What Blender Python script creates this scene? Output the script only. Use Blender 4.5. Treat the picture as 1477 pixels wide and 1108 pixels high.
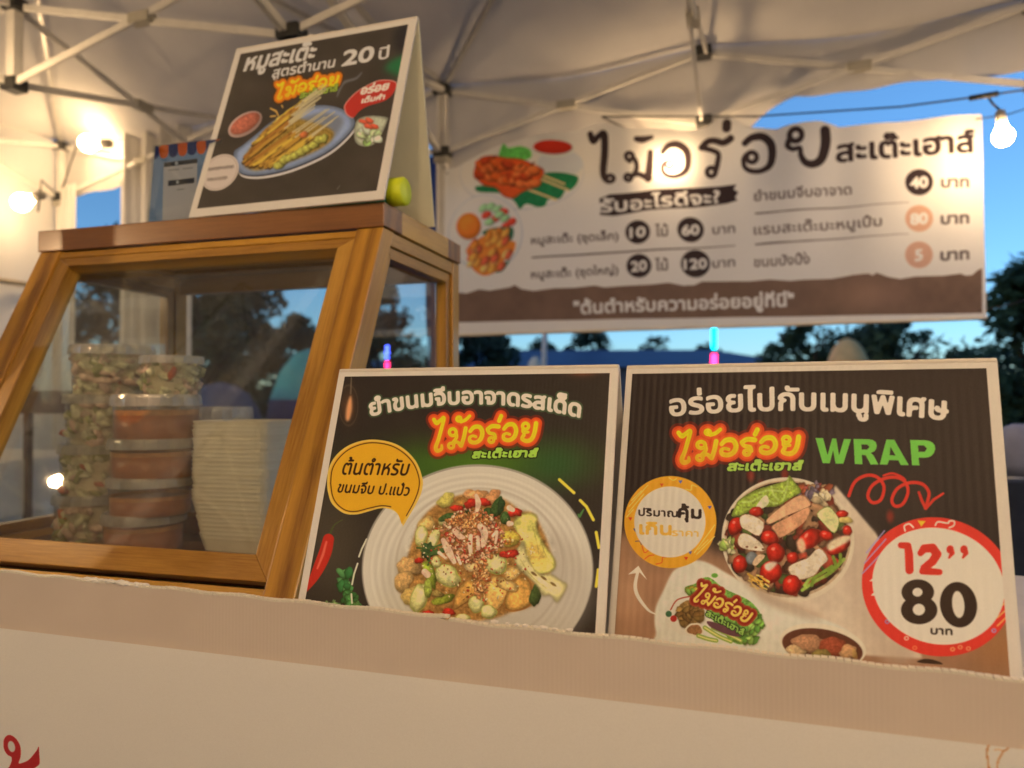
import bpy, bmesh, math, random
import numpy as np
from mathutils import Vector, Matrix

for o in list(bpy.data.objects):
    bpy.data.objects.remove(o)
SC = bpy.context.scene
COL = SC.collection
rnd = random.Random(7)
R_ = math.radians

# ------------------------------------------------------------------ camera
EYE = 1.12                      # height of the lens above the ground
FPX, CX, CY = 1053.9, 738.5, 554.0
PITCH, ROLL = R_(1.15), R_(-0.14)
cd = bpy.data.cameras.new('camera')
cam = bpy.data.objects.new('camera', cd)
COL.objects.link(cam)
cam.location = (0, 0, EYE)
cam.rotation_euler = (Matrix.Rotation(R_(90) + PITCH, 3, 'X') @ Matrix.Rotation(-ROLL * -1, 3, 'Z')).to_euler()
cd.sensor_width = 36
cd.lens = FPX / 1477 * 36
cd.clip_start = 0.02
cd.clip_end = 800
cd.dof.use_dof = True
cd.dof.focus_distance = 0.97
cd.dof.aperture_fstop = 3.4
SC.camera = cam

# ------------------------------------------------------------------ dusk sky, a last trace of sun
SUN_EL, SUN_AZ = R_(5.0), R_(235)
w = bpy.data.worlds.new('World')
SC.world = w
w.use_nodes = True
nt = w.node_tree
nt.nodes.clear()
sky = nt.nodes.new('ShaderNodeTexSky')
sky.sky_type = 'NISHITA'
sky.sun_disc = False
sky.sun_elevation = SUN_EL
sky.sun_rotation = SUN_AZ
sky.air_density = 0.78
sky.dust_density = 0.6
sky.ozone_density = 3.3
bg = nt.nodes.new('ShaderNodeBackground')
bg.inputs['Strength'].default_value = 0.082
wo = nt.nodes.new('ShaderNodeOutputWorld')
nt.links.new(sky.outputs[0], bg.inputs[0])
nt.links.new(bg.outputs[0], wo.inputs[0])
sl = bpy.data.lights.new('sun', 'SUN')
sl.energy = 0.02
sl.angle = R_(4)
sl.color = (1, .75, .55)
sun = bpy.data.objects.new('sun', sl)
COL.objects.link(sun)
sdir = Vector((math.sin(SUN_AZ) * math.cos(SUN_EL), math.cos(SUN_AZ) * math.cos(SUN_EL), math.sin(SUN_EL)))
sun.rotation_euler = sdir.to_track_quat('Z', 'Y').to_euler()
SC.view_settings.view_transform = 'Standard'
SC.view_settings.look = 'None'
SC.view_settings.gamma = 1
SC.view_settings.exposure = 2.05
SC.view_settings.use_curve_mapping = False
SC.cycles.use_denoising = True
SC.cycles.max_bounces = 8
SC.cycles.diffuse_bounces = 4
SC.cycles.glossy_bounces = 3
SC.cycles.transparent_max_bounces = 24
SC.cycles.sample_clamp_indirect = 4
SC.cycles.caustics_reflective = False
SC.cycles.caustics_refractive = False

# ------------------------------------------------------------------ measuring helpers
def V(*a):
    return Vector(a)
def project(p):
    """world point -> pixel of the 1477 x 1108 photograph"""
    x, y, z = p[0], p[1], p[2] - EYE
    d = y * math.cos(PITCH) + z * math.sin(PITCH)
    u = -y * math.sin(PITCH) + z * math.cos(PITCH)
    X, Y = FPX * x / d, -FPX * u / d
    c, s = math.cos(ROLL), math.sin(ROLL)
    return (CX + X * c - Y * s, CY + X * s + Y * c)
def ray(px, py):
    X, Y = px - CX, py - CY
    c, s = math.cos(ROLL), math.sin(ROLL)
    X, Y = X * c + Y * s, -X * s + Y * c
    u, f = -Y / FPX, 1.0
    v = V(X / FPX, f * math.cos(PITCH) - u * math.sin(PITCH), f * math.sin(PITCH) + u * math.cos(PITCH))
    return v
def at(px, py, depth):
    v = ray(px, py)
    return V(0, 0, EYE) + v * (depth / v.y)
def on_plane(px, py, p0, n):
    v = ray(px, py)
    o = V(0, 0, EYE)
    return o + v * ((p0 - o).dot(n) / v.dot(n))
def axes(yaw):
    return V(math.cos(yaw), -math.sin(yaw), 0), V(math.sin(yaw), math.cos(yaw), 0)
UP = V(0, 0, 1)

# ------------------------------------------------------------------ object helpers
def tag(o, label=None, cat=None, group=None, kind=None):
    if label: o['label'] = label
    if cat: o['category'] = cat
    if group: o['group'] = group
    if kind: o['kind'] = kind
    return o
def empty(name, loc, label, cat, group=None):
    o = bpy.data.objects.new(name, None)
    COL.objects.link(o)
    o.empty_display_size = .1
    o.location = loc
    return tag(o, label, cat, group)
def link_mesh(name, me, mat, parent=None, M=None):
    """M is the world matrix of the mesh; parents here are unrotated empties or meshes"""
    o = bpy.data.objects.new(name, me)
    COL.objects.link(o)
    if mat is not None and not me.materials:
        for m in (mat if isinstance(mat, (list, tuple)) else [mat]):
            me.materials.append(m)
    M = M or Matrix.Identity(4)
    if parent is not None:
        o.parent = parent
        o.matrix_basis = world_of(parent).inverted() @ M
    else:
        o.matrix_basis = M
    return o
def world_of(o):
    M = o.matrix_basis.copy()
    while o.parent is not None:
        o = o.parent
        M = o.matrix_basis @ M
    return M
def frame(origin, x, y, z):
    M = Matrix((x, y, z)).transposed().to_4x4()
    M.translation = origin
    return M
def mesh_from(name, verts, faces, mat, parent=None, M=None, smooth=False, bevel=0, world=True):
    """verts in world space unless world=False; M gives the object's own axes"""
    M = M or Matrix.Identity(4)
    bm = bmesh.new()
    Mi = M.inverted() if world else Matrix.Identity(4)
    vs = [bm.verts.new(Mi @ Vector(v)) for v in verts]
    for f in faces:
        try:
            bm.faces.new([vs[i] for i in f])
        except ValueError:
            pass
    bmesh.ops.recalc_face_normals(bm, faces=bm.faces)
    if bevel:
        bmesh.ops.bevel(bm, geom=list(bm.edges), offset=bevel, segments=2, affect='EDGES', profile=.6, clamp_overlap=True)
    me = bpy.data.meshes.new(name)
    bm.to_mesh(me)
    bm.free()
    if smooth:
        for p in me.polygons: p.use_smooth = True
    return link_mesh(name, me, mat, parent, M)
def prism(name, loop, ext, mat, parent=None, bevel=0, axis=None):
    """polygon loop (world points) extruded by the vector ext; axis = direction of the grain"""
    n = len(loop)
    vs = [Vector(p) for p in loop] + [Vector(p) + ext for p in loop]
    fs = [list(range(n)), list(range(2 * n - 1, n - 1, -1))] + [[i, (i + 1) % n, n + (i + 1) % n, n + i] for i in range(n)]
    x = (axis or (Vector(loop[1]) - Vector(loop[0]))).normalized()
    y = ext.normalized()
    if abs(x.dot(y)) > .95: y = x.orthogonal().normalized()
    z = x.cross(y).normalized()
    y = z.cross(x)
    c = sum(vs, Vector()) / len(vs)
    return mesh_from(name, vs, fs, mat, parent, frame(c, x, y, z), bevel=bevel)
def box(name, c, x, y, z, lx, ly, lz, mat, parent=None, bevel=0):
    """box centred at c with half-free axes x,y,z (unit) and full lengths"""
    a, b, d = x * lx / 2, y * ly / 2, z * lz / 2
    loop = [c - a - b - d, c + a - b - d, c + a + b - d, c - a + b - d]
    return prism(name, loop, d * 2, mat, parent, bevel, axis=x)
def bar(name, p, q, wx, wz, mat, parent=None, side=None, bevel=0):
    x = (q - p).normalized()
    s = side or (UP.cross(x) if abs(x.z) < .95 else V(1, 0, 0))
    s = (s - x * s.dot(x)).normalized()
    return box(name, (p + q) / 2, x, s, x.cross(s), (q - p).length, wx, wz, mat, parent, bevel)
def lathe_bm(bm, prof, segs=24, M=Matrix.Identity(4), mi=0, cap=True):
    rings = []
    for r, z in prof:
        rings.append([bm.verts.new(M @ V(r * math.cos(2 * math.pi * k / segs), r * math.sin(2 * math.pi * k / segs), z)) for k in range(segs)])
    for a, b in zip(rings, rings[1:]):
        for k in range(segs):
            f = bm.faces.new([a[k], a[(k + 1) % segs], b[(k + 1) % segs], b[k]])
            f.smooth = True; f.material_index = mi
    if cap:
        for rg in (rings[0], rings[-1]):
            try:
                f = bm.faces.new(rg); f.material_index = mi
            except ValueError: pass
def lathe(name, prof, mat, parent=None, M=None, segs=24, cap=True):
    bm = bmesh.new()
    lathe_bm(bm, prof, segs, cap=cap)
    bmesh.ops.recalc_face_normals(bm, faces=bm.faces)
    me = bpy.data.meshes.new(name)
    bm.to_mesh(me); bm.free()
    return link_mesh(name, me, mat, parent, M)
def tube_bm(bm, pts, r, segs=8, mi=0):
    pts = [Vector(p) for p in pts]
    rings = []
    prev = None
    for i, p in enumerate(pts):
        t = (pts[min(i + 1, len(pts) - 1)] - pts[max(i - 1, 0)]).normalized()
        a = prev - t * prev.dot(t) if prev is not None else t.orthogonal()
        a.normalize(); prev = a
        b = t.cross(a)
        rr = r[i] if isinstance(r, (list, tuple)) else r
        rings.append([bm.verts.new(p + a * (rr * math.cos(2 * math.pi * k / segs)) + b * (rr * math.sin(2 * math.pi * k / segs))) for k in range(segs)])
    for A, B in zip(rings, rings[1:]):
        for k in range(segs):
            f = bm.faces.new([A[k], A[(k + 1) % segs], B[(k + 1) % segs], B[k]])
            f.smooth = True; f.material_index = mi
    for rg in (rings[0][::-1], rings[-1]):
        f = bm.faces.new(rg); f.material_index = mi
def tube(name, pts, r, mat, parent=None, segs=8):
    bm = bmesh.new()
    tube_bm(bm, pts, r, segs)
    bmesh.ops.recalc_face_normals(bm, faces=bm.faces)
    me = bpy.data.meshes.new(name)
    c = sum((Vector(p) for p in pts), Vector()) / len(pts)
    bm.transform(Matrix.Translation(-c))
    bm.to_mesh(me); bm.free()
    return link_mesh(name, me, mat, parent, Matrix.Translation(c))

# ------------------------------------------------------------------ materials
def srgb(r, g=None, b=None):
    if g is None: r, g, b = r
    f = lambda c: (c / 255 / 12.92) if c / 255 <= .04045 else ((c / 255 + .055) / 1.055) ** 2.4
    return (f(r), f(g), f(b), 1)
def new_mat(name):
    m = bpy.data.materials.new(name)
    m.use_nodes = True
    n = m.node_tree
    n.nodes.clear()
    out = n.nodes.new('ShaderNodeOutputMaterial')
    return m, n, out
def node(n, t, **kw):
    x = n.nodes.new(t)
    for k, v in kw.items():
        if k in x.inputs.keys(): x.inputs[k].default_value = v
        else: setattr(x, k, v)
    return x
def plain(name, col, rough=.6, var=.12, scale=8, bump=.0, metallic=0, coords='Object', bscale=None, spec=.5, trans=0, stretch=None, emit=None):
    m, n, out = new_mat(name)
    p = node(n, 'ShaderNodeBsdfPrincipled', Roughness=rough, Metallic=metallic)
    p.inputs['Specular IOR Level'].default_value = spec
    tc = node(n, 'ShaderNodeTexCoord')
    mp = node(n, 'ShaderNodeMapping')
    if stretch: mp.inputs['Scale'].default_value = stretch
    n.links.new(tc.outputs[coords], mp.inputs[0])
    no = node(n, 'ShaderNodeTexNoise', Scale=scale, Detail=5.0, Roughness=.6)
    n.links.new(mp.outputs[0], no.inputs['Vector'])
    rp = node(n, 'ShaderNodeValToRGB')
    c = list(col)[:3]
    rp.color_ramp.elements[0].position = .3
    rp.color_ramp.elements[1].position = .7
    rp.color_ramp.elements[0].color = [x * (1 - var) for x in c] + [1]
    rp.color_ramp.elements[1].color = [min(1, x * (1 + var)) for x in c] + [1]
    n.links.new(no.outputs['Fac'], rp.inputs[0])
    n.links.new(rp.outputs[0], p.inputs['Base Color'])
    if bump:
        b = node(n, 'ShaderNodeBump', Strength=1.0, Distance=bump)
        nb = node(n, 'ShaderNodeTexNoise', Scale=bscale or scale * 4, Detail=4.0)
        n.links.new(mp.outputs[0], nb.inputs['Vector'])
        n.links.new(nb.outputs['Fac'], b.inputs['Height'])
        n.links.new(b.outputs[0], p.inputs['Normal'])
    if emit:
        p.inputs['Emission Color'].default_value = emit[0]
        p.inputs['Emission Strength'].default_value = emit[1]
    last = p
    if trans:
        t = node(n, 'ShaderNodeBsdfTranslucent')
        n.links.new(rp.outputs[0], t.inputs[0])
        mx = node(n, 'ShaderNodeMixShader')
        mx.inputs[0].default_value = trans
        n.links.new(p.outputs[0], mx.inputs[1]); n.links.new(t.outputs[0], mx.inputs[2])
        last = mx
    n.links.new(last.outputs[0], out.inputs[0])
    return m
def wood(name, light, dark, rough=.32, scale=1.0, coat=.45):
    """varnished pine: grain along the object's own x axis, knots, darker end grain lines"""
    m, n, out = new_mat(name)
    p = node(n, 'ShaderNodeBsdfPrincipled', Roughness=rough)
    p.inputs['Coat Weight'].default_value = coat
    p.inputs['Coat Roughness'].default_value = .18
    tc = node(n, 'ShaderNodeTexCoord')
    oi = node(n, 'ShaderNodeObjectInfo')
    add = node(n, 'ShaderNodeVectorMath', operation='ADD')
    sc_ = node(n, 'ShaderNodeVectorMath', operation='SCALE')
    cmb = node(n, 'ShaderNodeCombineXYZ')
    for i in range(3): n.links.new(oi.outputs['Random'], cmb.inputs[i])
    n.links.new(cmb.outputs[0], sc_.inputs[0]); sc_.inputs['Scale'].default_value = 17
    n.links.new(tc.outputs['Object'], add.inputs[0]); n.links.new(sc_.outputs[0], add.inputs[1])
    mp = node(n, 'ShaderNodeMapping')
    mp.inputs['Scale'].default_value = (.9 * scale, 8 * scale, 8 * scale)
    n.links.new(add.outputs[0], mp.inputs[0])
    warp = node(n, 'ShaderNodeTexNoise', Scale=1.3, Detail=2.0)
    n.links.new(mp.outputs[0], warp.inputs['Vector'])
    wv = node(n, 'ShaderNodeTexWave', Scale=.8, Distortion=9.0, Detail=2.5)
    wv.bands_direction = 'Y'
    wv.inputs['Detail Scale'].default_value = .7
    n.links.new(mp.outputs[0], wv.inputs['Vector'])
    fine = node(n, 'ShaderNodeTexNoise', Scale=5.0, Detail=6.0, Roughness=.7)
    mp2 = node(n, 'ShaderNodeMapping')
    mp2.inputs['Scale'].default_value = (2.5, 60, 60)
    n.links.new(add.outputs[0], mp2.inputs[0]); n.links.new(mp2.outputs[0], fine.inputs['Vector'])
    rp = node(n, 'ShaderNodeValToRGB')
    e = rp.color_ramp.elements
    e[0].position = .26; e[0].color = light
    e[1].position = .80; e[1].color = dark
    mid = e.new(.52); mid.color = [a * .6 + b * .4 for a, b in zip(light, dark)]
    mixf = node(n, 'ShaderNodeMath', operation='MULTIPLY_ADD')
    n.links.new(fine.outputs['Fac'], mixf.inputs[0]); mixf.inputs[1].default_value = .75
    sub = node(n, 'ShaderNodeMath', operation='MULTIPLY_ADD')
    n.links.new(wv.outputs['Fac'], sub.inputs[0]); sub.inputs[1].default_value = .38; sub.inputs[2].default_value = -.08
    n.links.new(sub.outputs[0], mixf.inputs[2])
    n.links.new(mixf.outputs[0], rp.inputs[0])
    big = node(n, 'ShaderNodeTexNoise', Scale=3.0, Detail=2.0)
    n.links.new(add.outputs[0], big.inputs['Vector'])
    mulc = node(n, 'ShaderNodeMix', data_type='RGBA', blend_type='MULTIPLY')
    mulc.inputs['Factor'].default_value = .5
    n.links.new(rp.outputs[0], mulc.inputs[6])
    g = node(n, 'ShaderNodeValToRGB')
    g.color_ramp.elements[0].position = .35; g.color_ramp.elements[0].color = (.62, .52, .42, 1)
    g.color_ramp.elements[1].position = .65; g.color_ramp.elements[1].color = (1, 1, 1, 1)
    n.links.new(big.outputs['Fac'], g.inputs[0]); n.links.new(g.outputs[0], mulc.inputs[7])
    n.links.new(mulc.outputs[2], p.inputs['Base Color'])
    b = node(n, 'ShaderNodeBump', Strength=.35, Distance=.0006)
    n.links.new(fine.outputs['Fac'], b.inputs['Height'])
    n.links.new(b.outputs[0], p.inputs['Normal'])
    n.links.new(p.outputs[0], out.inputs[0])
    return m
def clear(name, tint=(1, 1, 1, 1), gloss=.04, rough=.02, haze=.0, hazecol=(.8, .8, .8, 1), bump=0):
    """thin clear sheet: see-through, fresnel reflection, a little surface haze"""
    m, n, out = new_mat(name)
    tr = node(n, 'ShaderNodeBsdfTransparent'); tr.inputs[0].default_value = tint
    gl = node(n, 'ShaderNodeBsdfGlossy', Roughness=rough)
    lw = node(n, 'ShaderNodeFresnel', IOR=1.5)
    ge = node(n, 'ShaderNodeNewGeometry')
    ior = node(n, 'ShaderNodeMapRange'); ior.inputs['To Min'].default_value = 1.5; ior.inputs['To Max'].default_value = 1 / 1.5
    n.links.new(ge.outputs['Backfacing'], ior.inputs['Value']); n.links.new(ior.outputs[0], lw.inputs['IOR'])
    ad = node(n, 'ShaderNodeMath', operation='ADD'); ad.inputs[1].default_value = gloss
    n.links.new(lw.outputs[0], ad.inputs[0])
    mx = node(n, 'ShaderNodeMixShader')
    n.links.new(ad.outputs[0], mx.inputs[0]); n.links.new(tr.outputs[0], mx.inputs[1]); n.links.new(gl.outputs[0], mx.inputs[2])
    last = mx
    if bump:
        bn = node(n, 'ShaderNodeBump', Strength=1.0, Distance=bump)
        nb = node(n, 'ShaderNodeTexNoise', Scale=60.0, Detail=3.0)
        tc = node(n, 'ShaderNodeTexCoord'); n.links.new(tc.outputs['Object'], nb.inputs['Vector'])
        n.links.new(nb.outputs['Fac'], bn.inputs['Height']); n.links.new(bn.outputs[0], gl.inputs['Normal'])
    if haze:
        df = node(n, 'ShaderNodeBsdfDiffuse'); df.inputs[0].default_value = hazecol
        tl = node(n, 'ShaderNodeBsdfTranslucent'); tl.inputs[0].default_value = hazecol
        dm = node(n, 'ShaderNodeMixShader'); dm.inputs[0].default_value = .5
        n.links.new(df.outputs[0], dm.inputs[1]); n.links.new(tl.outputs[0], dm.inputs[2])
        no = node(n, 'ShaderNodeTexNoise', Scale=9.0, Detail=5.0)
        tc = node(n, 'ShaderNodeTexCoord'); n.links.new(tc.outputs['Object'], no.inputs['Vector'])
        mr = node(n, 'ShaderNodeMapRange'); mr.inputs['From Min'].default_value = .3; mr.inputs['From Max'].default_value = .75
        mr.inputs['To Min'].default_value = haze * .4; mr.inputs['To Max'].default_value = haze * 1.6
        n.links.new(no.outputs['Fac'], mr.inputs['Value'])
        m2 = node(n, 'ShaderNodeMixShader')
        n.links.new(mr.outputs[0], m2.inputs[0]); n.links.new(mx.outputs[0], m2.inputs[1]); n.links.new(dm.outputs[0], m2.inputs[2])
        last = m2
    n.links.new(last.outputs[0], out.inputs[0])
    return m
def emis(name, col, st):
    m, n, out = new_mat(name)
    e = node(n, 'ShaderNodeEmission', Strength=st); e.inputs[0].default_value = col
    n.links.new(e.outputs[0], out.inputs[0])
    return m
# ------------------------------------------------------------------ printing: numpy canvases painted in code
S2L = lambda c: np.where(c <= .04045, c / 12.92, ((c + .055) / 1.055) ** 2.4)
L2S = lambda c: np.where(c <= .0031308, c * 12.92, 1.055 * np.maximum(c, 1e-9) ** (1 / 2.4) - .055)
def homography(src, dst):
    A = []; b = []
    for (x, y), (u, v) in zip(src, dst):
        A.append([x, y, 1, 0, 0, 0, -u * x, -u * y]); b.append(u)
        A.append([0, 0, 0, x, y, 1, -v * x, -v * y]); b.append(v)
    h = np.linalg.solve(np.array(A, float), np.array(b, float))
    return np.append(h, 1).reshape(3, 3)
def happly(H, x, y):
    d = H[2, 0] * x + H[2, 1] * y + H[2, 2]
    return (H[0, 0] * x + H[0, 1] * y + H[0, 2]) / d, (H[1, 0] * x + H[1, 1] * y + H[1, 2]) / d
def blur(a, r):
    """three box passes, about a gaussian of sigma r"""
    k = max(1, int(round(r)))
    for _ in range(3):
        for ax in (0, 1):
            p = np.pad(a, [(k + 1, k) if i == ax else (0, 0) for i in range(a.ndim)], mode='edge')
            c = np.cumsum(p, axis=ax)
            n = a.shape[ax]
            hi = np.take(c, range(2 * k + 1, 2 * k + 1 + n), axis=ax)
            lo = np.take(c, range(0, n), axis=ax)
            a = (hi - lo) / (2 * k + 1)
    return a
def smooth(x, a, b):
    t = np.clip((x - a) / (b - a), 0, 1)
    return t * t * (3 - 2 * t)
def vnoise(x, y, s, seed):
    """smooth value noise over arrays of coordinates"""
    x = x / s; y = y / s
    xi = np.floor(x).astype(np.int64); yi = np.floor(y).astype(np.int64)
    fx = x - xi; fy = y - yi
    fx = fx * fx * (3 - 2 * fx); fy = fy * fy * (3 - 2 * fy)
    def h(a, b):
        v = (a * 374761393 + b * 668265263 + seed * 2147483647) & 0xffffffff
        v = ((v ^ (v >> 13)) * 1274126177) & 0xffffffff
        return ((v ^ (v >> 16)) & 0xffff) / 65535.
    return (h(xi, yi) * (1 - fx) + h(xi + 1, yi) * fx) * (1 - fy) + (h(xi, yi + 1) * (1 - fx) + h(xi + 1, yi + 1) * fx) * fy
def catmull(pts, k=6, closed=True):
    pts = [np.array(p, float) for p in pts]
    n = len(pts); out = []
    rg = range(n) if closed else range(n - 1)
    for i in rg:
        if closed:
            a, b, c, d = pts[i - 1], pts[i], pts[(i + 1) % n], pts[(i + 2) % n]
        else:
            a, b, c, d = pts[max(i - 1, 0)], pts[i], pts[i + 1], pts[min(i + 2, n - 1)]
        for j in range(k):
            t = j / k
            out.append(.5 * ((2 * b) + (-a + c) * t + (2 * a - 5 * b + 4 * c - d) * t * t + (-a + 3 * b - 3 * c + d) * t ** 3))
    if not closed: out.append(pts[-1])
    return out
_tc = {}
def text_loops(s):
    """outlines of a line of text as closed polylines (the glyph pieces overlap, so they are filled by winding)"""
    if s in _tc: return _tc[s]
    cu = bpy.data.curves.new('t', 'FONT')
    cu.body = s; cu.size = 1; cu.resolution_u = 4
    cu.dimensions = '2D'; cu.fill_mode = 'NONE'
    ob = bpy.data.objects.new('t', cu)
    COL.objects.link(ob)
    bpy.context.view_layer.update()
    dg = bpy.context.evaluated_depsgraph_get()
    me = ob.evaluated_get(dg).to_mesh()
    co = np.array([v.co[:2] for v in me.vertices]).reshape(-1, 2)
    loops = []; start = 0
    nxt = {}
    for e in me.edges: nxt.setdefault(e.vertices[0], []).append(e.vertices[1]); nxt.setdefault(e.vertices[1], []).append(e.vertices[0])
    seen = set()
    for i in range(len(co)):
        if i in seen: continue
        L = [i]; seen.add(i); cur = i + 1 if (i + 1) in nxt.get(i, []) else None
        while cur is not None and cur not in seen:
            L.append(cur); seen.add(cur)
            c2_ = [k for k in nxt[cur] if k not in seen]
            cur = (cur + 1 if cur + 1 in c2_ else (c2_[0] if c2_ else None))
        if len(L) > 2: loops.append(np.array(L))
    ob.evaluated_get(dg).to_mesh_clear()
    bpy.data.objects.remove(ob); bpy.data.curves.remove(cu)
    _tc[s] = (co, loops)
    return _tc[s]
class Canvas:
    """Coordinates given to the drawing calls are those of the measured photograph; T = (ox, oy, k) lets them be
    given in an enlarged crop instead."""
    def __init__(s, W, H, quad, white, base):
        s.W, s.H = W, H
        s.Hm = homography(quad, [(0, 0), (W, 0), (W, H), (0, H)])
        s.Hi = np.linalg.inv(s.Hm)
        gx, gy = np.meshgrid(np.arange(W) + .5, np.arange(H) + .5)
        s.PX, s.PY = happly(s.Hi, gx, gy)
        s.img = np.empty((H, W, 3)); s.img[:] = np.array(base) / 255.
        s.white = np.array(white) / 255.
        s.T = (0, 0, 1)
        cxm, cym = happly(s.Hi, W / 2, H / 2); ax, ay = happly(s.Hi, W / 2 + 10, H / 2)
        s.sc = 10 / math.hypot(ax - cxm, ay - cym)        # canvas px per photo px
        s.clip = None
    def t(s, x, y): return s.T[0] + np.asarray(x, float) / s.T[2], s.T[1] + np.asarray(y, float) / s.T[2]
    def sub(s, xs, ys, pad):
        cx, cy = happly(s.Hm, np.asarray(xs, float), np.asarray(ys, float))
        p = pad * s.sc * 1.3 + 3
        x0, x1 = max(0, int(cx.min() - p)), min(s.W, int(cx.max() + p) + 1)
        y0, y1 = max(0, int(cy.min() - p)), min(s.H, int(cy.max() + p) + 1)
        if x1 - x0 < 2 or y1 - y0 < 2: return None
        return slice(y0, y1), slice(x0, x1)
    def put(s, sl, m, col, a=1.0):
        if s.clip is not None: m = m * s.clip[sl]
        c = np.array(col) / 255. if not isinstance(col, np.ndarray) or col.ndim == 1 else col
        m = (m * a)[..., None]
        s.img[sl] = s.img[sl] * (1 - m) + c * m
    def polymask(s, pts, soft=.7):
        P = np.array([s.t(*p) for p in pts])
        sl = s.sub(P[:, 0], P[:, 1], 2 + soft)
        if sl is None: return None, None
        C = np.array([happly(s.Hm, *p) for p in P])
        h, w_ = sl[0].stop - sl[0].start, sl[1].stop - sl[1].start
        ss = 2
        yy = (np.arange(h * ss) + .5) / ss + sl[0].start
        acc = np.zeros((h * ss, w_ * ss))
        xg = (np.arange(w_ * ss) + .5) / ss + sl[1].start
        ins = np.zeros((h * ss, w_ * ss), bool)
        for (x1, y1), (x2, y2) in zip(C, np.roll(C, -1, 0)):
            if y1 == y2: continue
            r = np.nonzero((yy > min(y1, y2)) & (yy <= max(y1, y2)))[0]
            if len(r) == 0: continue
            xi = x1 + (yy[r] - y1) * (x2 - x1) / (y2 - y1)
            ins[r] ^= xg[None, :] < xi[:, None]
        acc = ins.astype(float).reshape(h, ss, w_, ss).mean((1, 3))
        if soft > .7: acc = blur(acc, soft * s.sc)
        return sl, acc
    def poly(s, pts, col, sm=True, soft=.7, a=1.0, shade=.0, k=6, tex=.0, seed=1, ts=3.0):
        if sm: pts = catmull(pts, k)
        sl, m = s.polymask(pts, soft)
        if sl is None: return
        c = np.array(col, float) / 255.
        c = np.broadcast_to(c, m.shape + (3,)).copy()
        if shade:
            k = max(1, int(round(.9 * s.sc)))
            s.put(sl, np.clip(np.roll(np.roll(blur(m, k), k, 0), k // 2, 1), 0, 1), (52, 34, 22), .4)
            d = blur(m, max(2, shade * s.sc))
            c *= (.72 + .36 * smooth(d, .45, 1.0))[..., None]
        if tex:
            nz = vnoise(s.PX[sl], s.PY[sl], ts, seed) * .6 + vnoise(s.PX[sl], s.PY[sl], ts * .4, seed + 5) * .4
            c *= (1 + tex * (nz - .5) * 2)[..., None]
        s.put(sl, m, np.clip(c, 0, 1), a)
    def ell(s, cx, cy, rx, ry, col, rot=0, soft=.6, a=1.0, irr=0, seed=0, shade=0, tex=0, ts=2.5, inner=None):
        cx, cy = s.t(cx, cy); rx /= s.T[2]; ry /= s.T[2]
        if inner is not None: inner = inner
        R = max(rx, ry)
        sl = s.sub([cx - R, cx + R, cx - R, cx + R], [cy - R, cy - R, cy + R, cy + R], soft * 2 + 1)
        if sl is None: return
        dx, dy = s.PX[sl] - cx, s.PY[sl] - cy
        c_, s_ = math.cos(R_(rot)), math.sin(R_(rot))
        u, v = (dx * c_ + dy * s_) / rx, (-dx * s_ + dy * c_) / ry
        r = np.hypot(u, v)
        if irr:
            th = np.arctan2(v, u)
            q = random.Random(seed)
            f = 1.0
            for kf in (2, 3, 5, 7):
                f = f + irr * q.uniform(-1, 1) / kf * 1.5 * np.cos(kf * th + q.uniform(0, 6.3))
            r = r / f
        e = soft / min(rx, ry)
        m = 1 - smooth(r, 1 - e, 1 + e)
        if inner is not None: m = m * smooth(r, inner - e, inner + e)
        c = np.broadcast_to(np.array(col, float) / 255., m.shape + (3,)).copy()
        if shade and min(rx, ry) > 1.6 and inner is None:      # the printed picture's own contact shadow
            k = max(1, int(round(.9 * s.sc))); mm = blur(m, k)
            mm = np.roll(np.roll(mm, k, 0), k // 2, 1)
            s.put(sl, np.clip(mm, 0, 1), (52, 34, 22), .42)
        if shade:
            li = 1 + shade * (-.35 * v - .25 * u) - shade * .45 * smooth(r, .45, 1.05)
            c *= li[..., None]
        if tex:
            nz = vnoise(s.PX[sl], s.PY[sl], ts, seed) * .6 + vnoise(s.PX[sl], s.PY[sl], ts * .4, seed + 9) * .4
            c *= (1 + tex * (nz - .5) * 2)[..., None]
        s.put(sl, m, np.clip(c, 0, 1), a)
    def strokemask(s, strokes, grow=0.0, soft=.5):
        """strokes: lists of (x, y, r)"""
        A = []
        for st in strokes:
            A += [(*s.t(p[0], p[1]), p[2] / s.T[2]) for p in st]
        A = np.array(A, float)
        rm = A[:, 2].max() + grow + soft + 1
        sl = s.sub(A[:, 0], A[:, 1], rm)
        if sl is None: return None, None
        px, py = s.PX[sl], s.PY[sl]
        D = np.full(px.shape, 1e9)
        for st in strokes:
            q = [(*s.t(p[0], p[1]), p[2] / s.T[2]) for p in st]
            if len(q) == 1: q = q * 2
            for (x1, y1, r1), (x2, y2, r2) in zip(q, q[1:]):
                vx, vy = x2 - x1, y2 - y1
                L = vx * vx + vy * vy + 1e-9
                t = np.clip(((px - x1) * vx + (py - y1) * vy) / L, 0, 1)
                d = np.hypot(px - x1 - t * vx, py - y1 - t * vy) - (r1 + (r2 - r1) * t)
                np.minimum(D, d, out=D)
        return sl, 1 - smooth(D - grow, -soft, soft)
    def stroke(s, pts, r, col, a=1.0, soft=.5, sm=False, grow=0):
        if not isinstance(pts[0][0], (list, tuple, np.ndarray)): pts = [pts]
        st = []
        for p in pts:
            p = [(q[0], q[1], q[2] if len(q) > 2 else r) for q in p]
            if sm and len(p) > 2: p = [tuple(x) for x in catmull(p, 5, False)]
            st.append(p)
        sl, m = s.strokemask(st, grow, soft)
        if sl is not None: s.put(sl, m, col, a)
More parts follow.
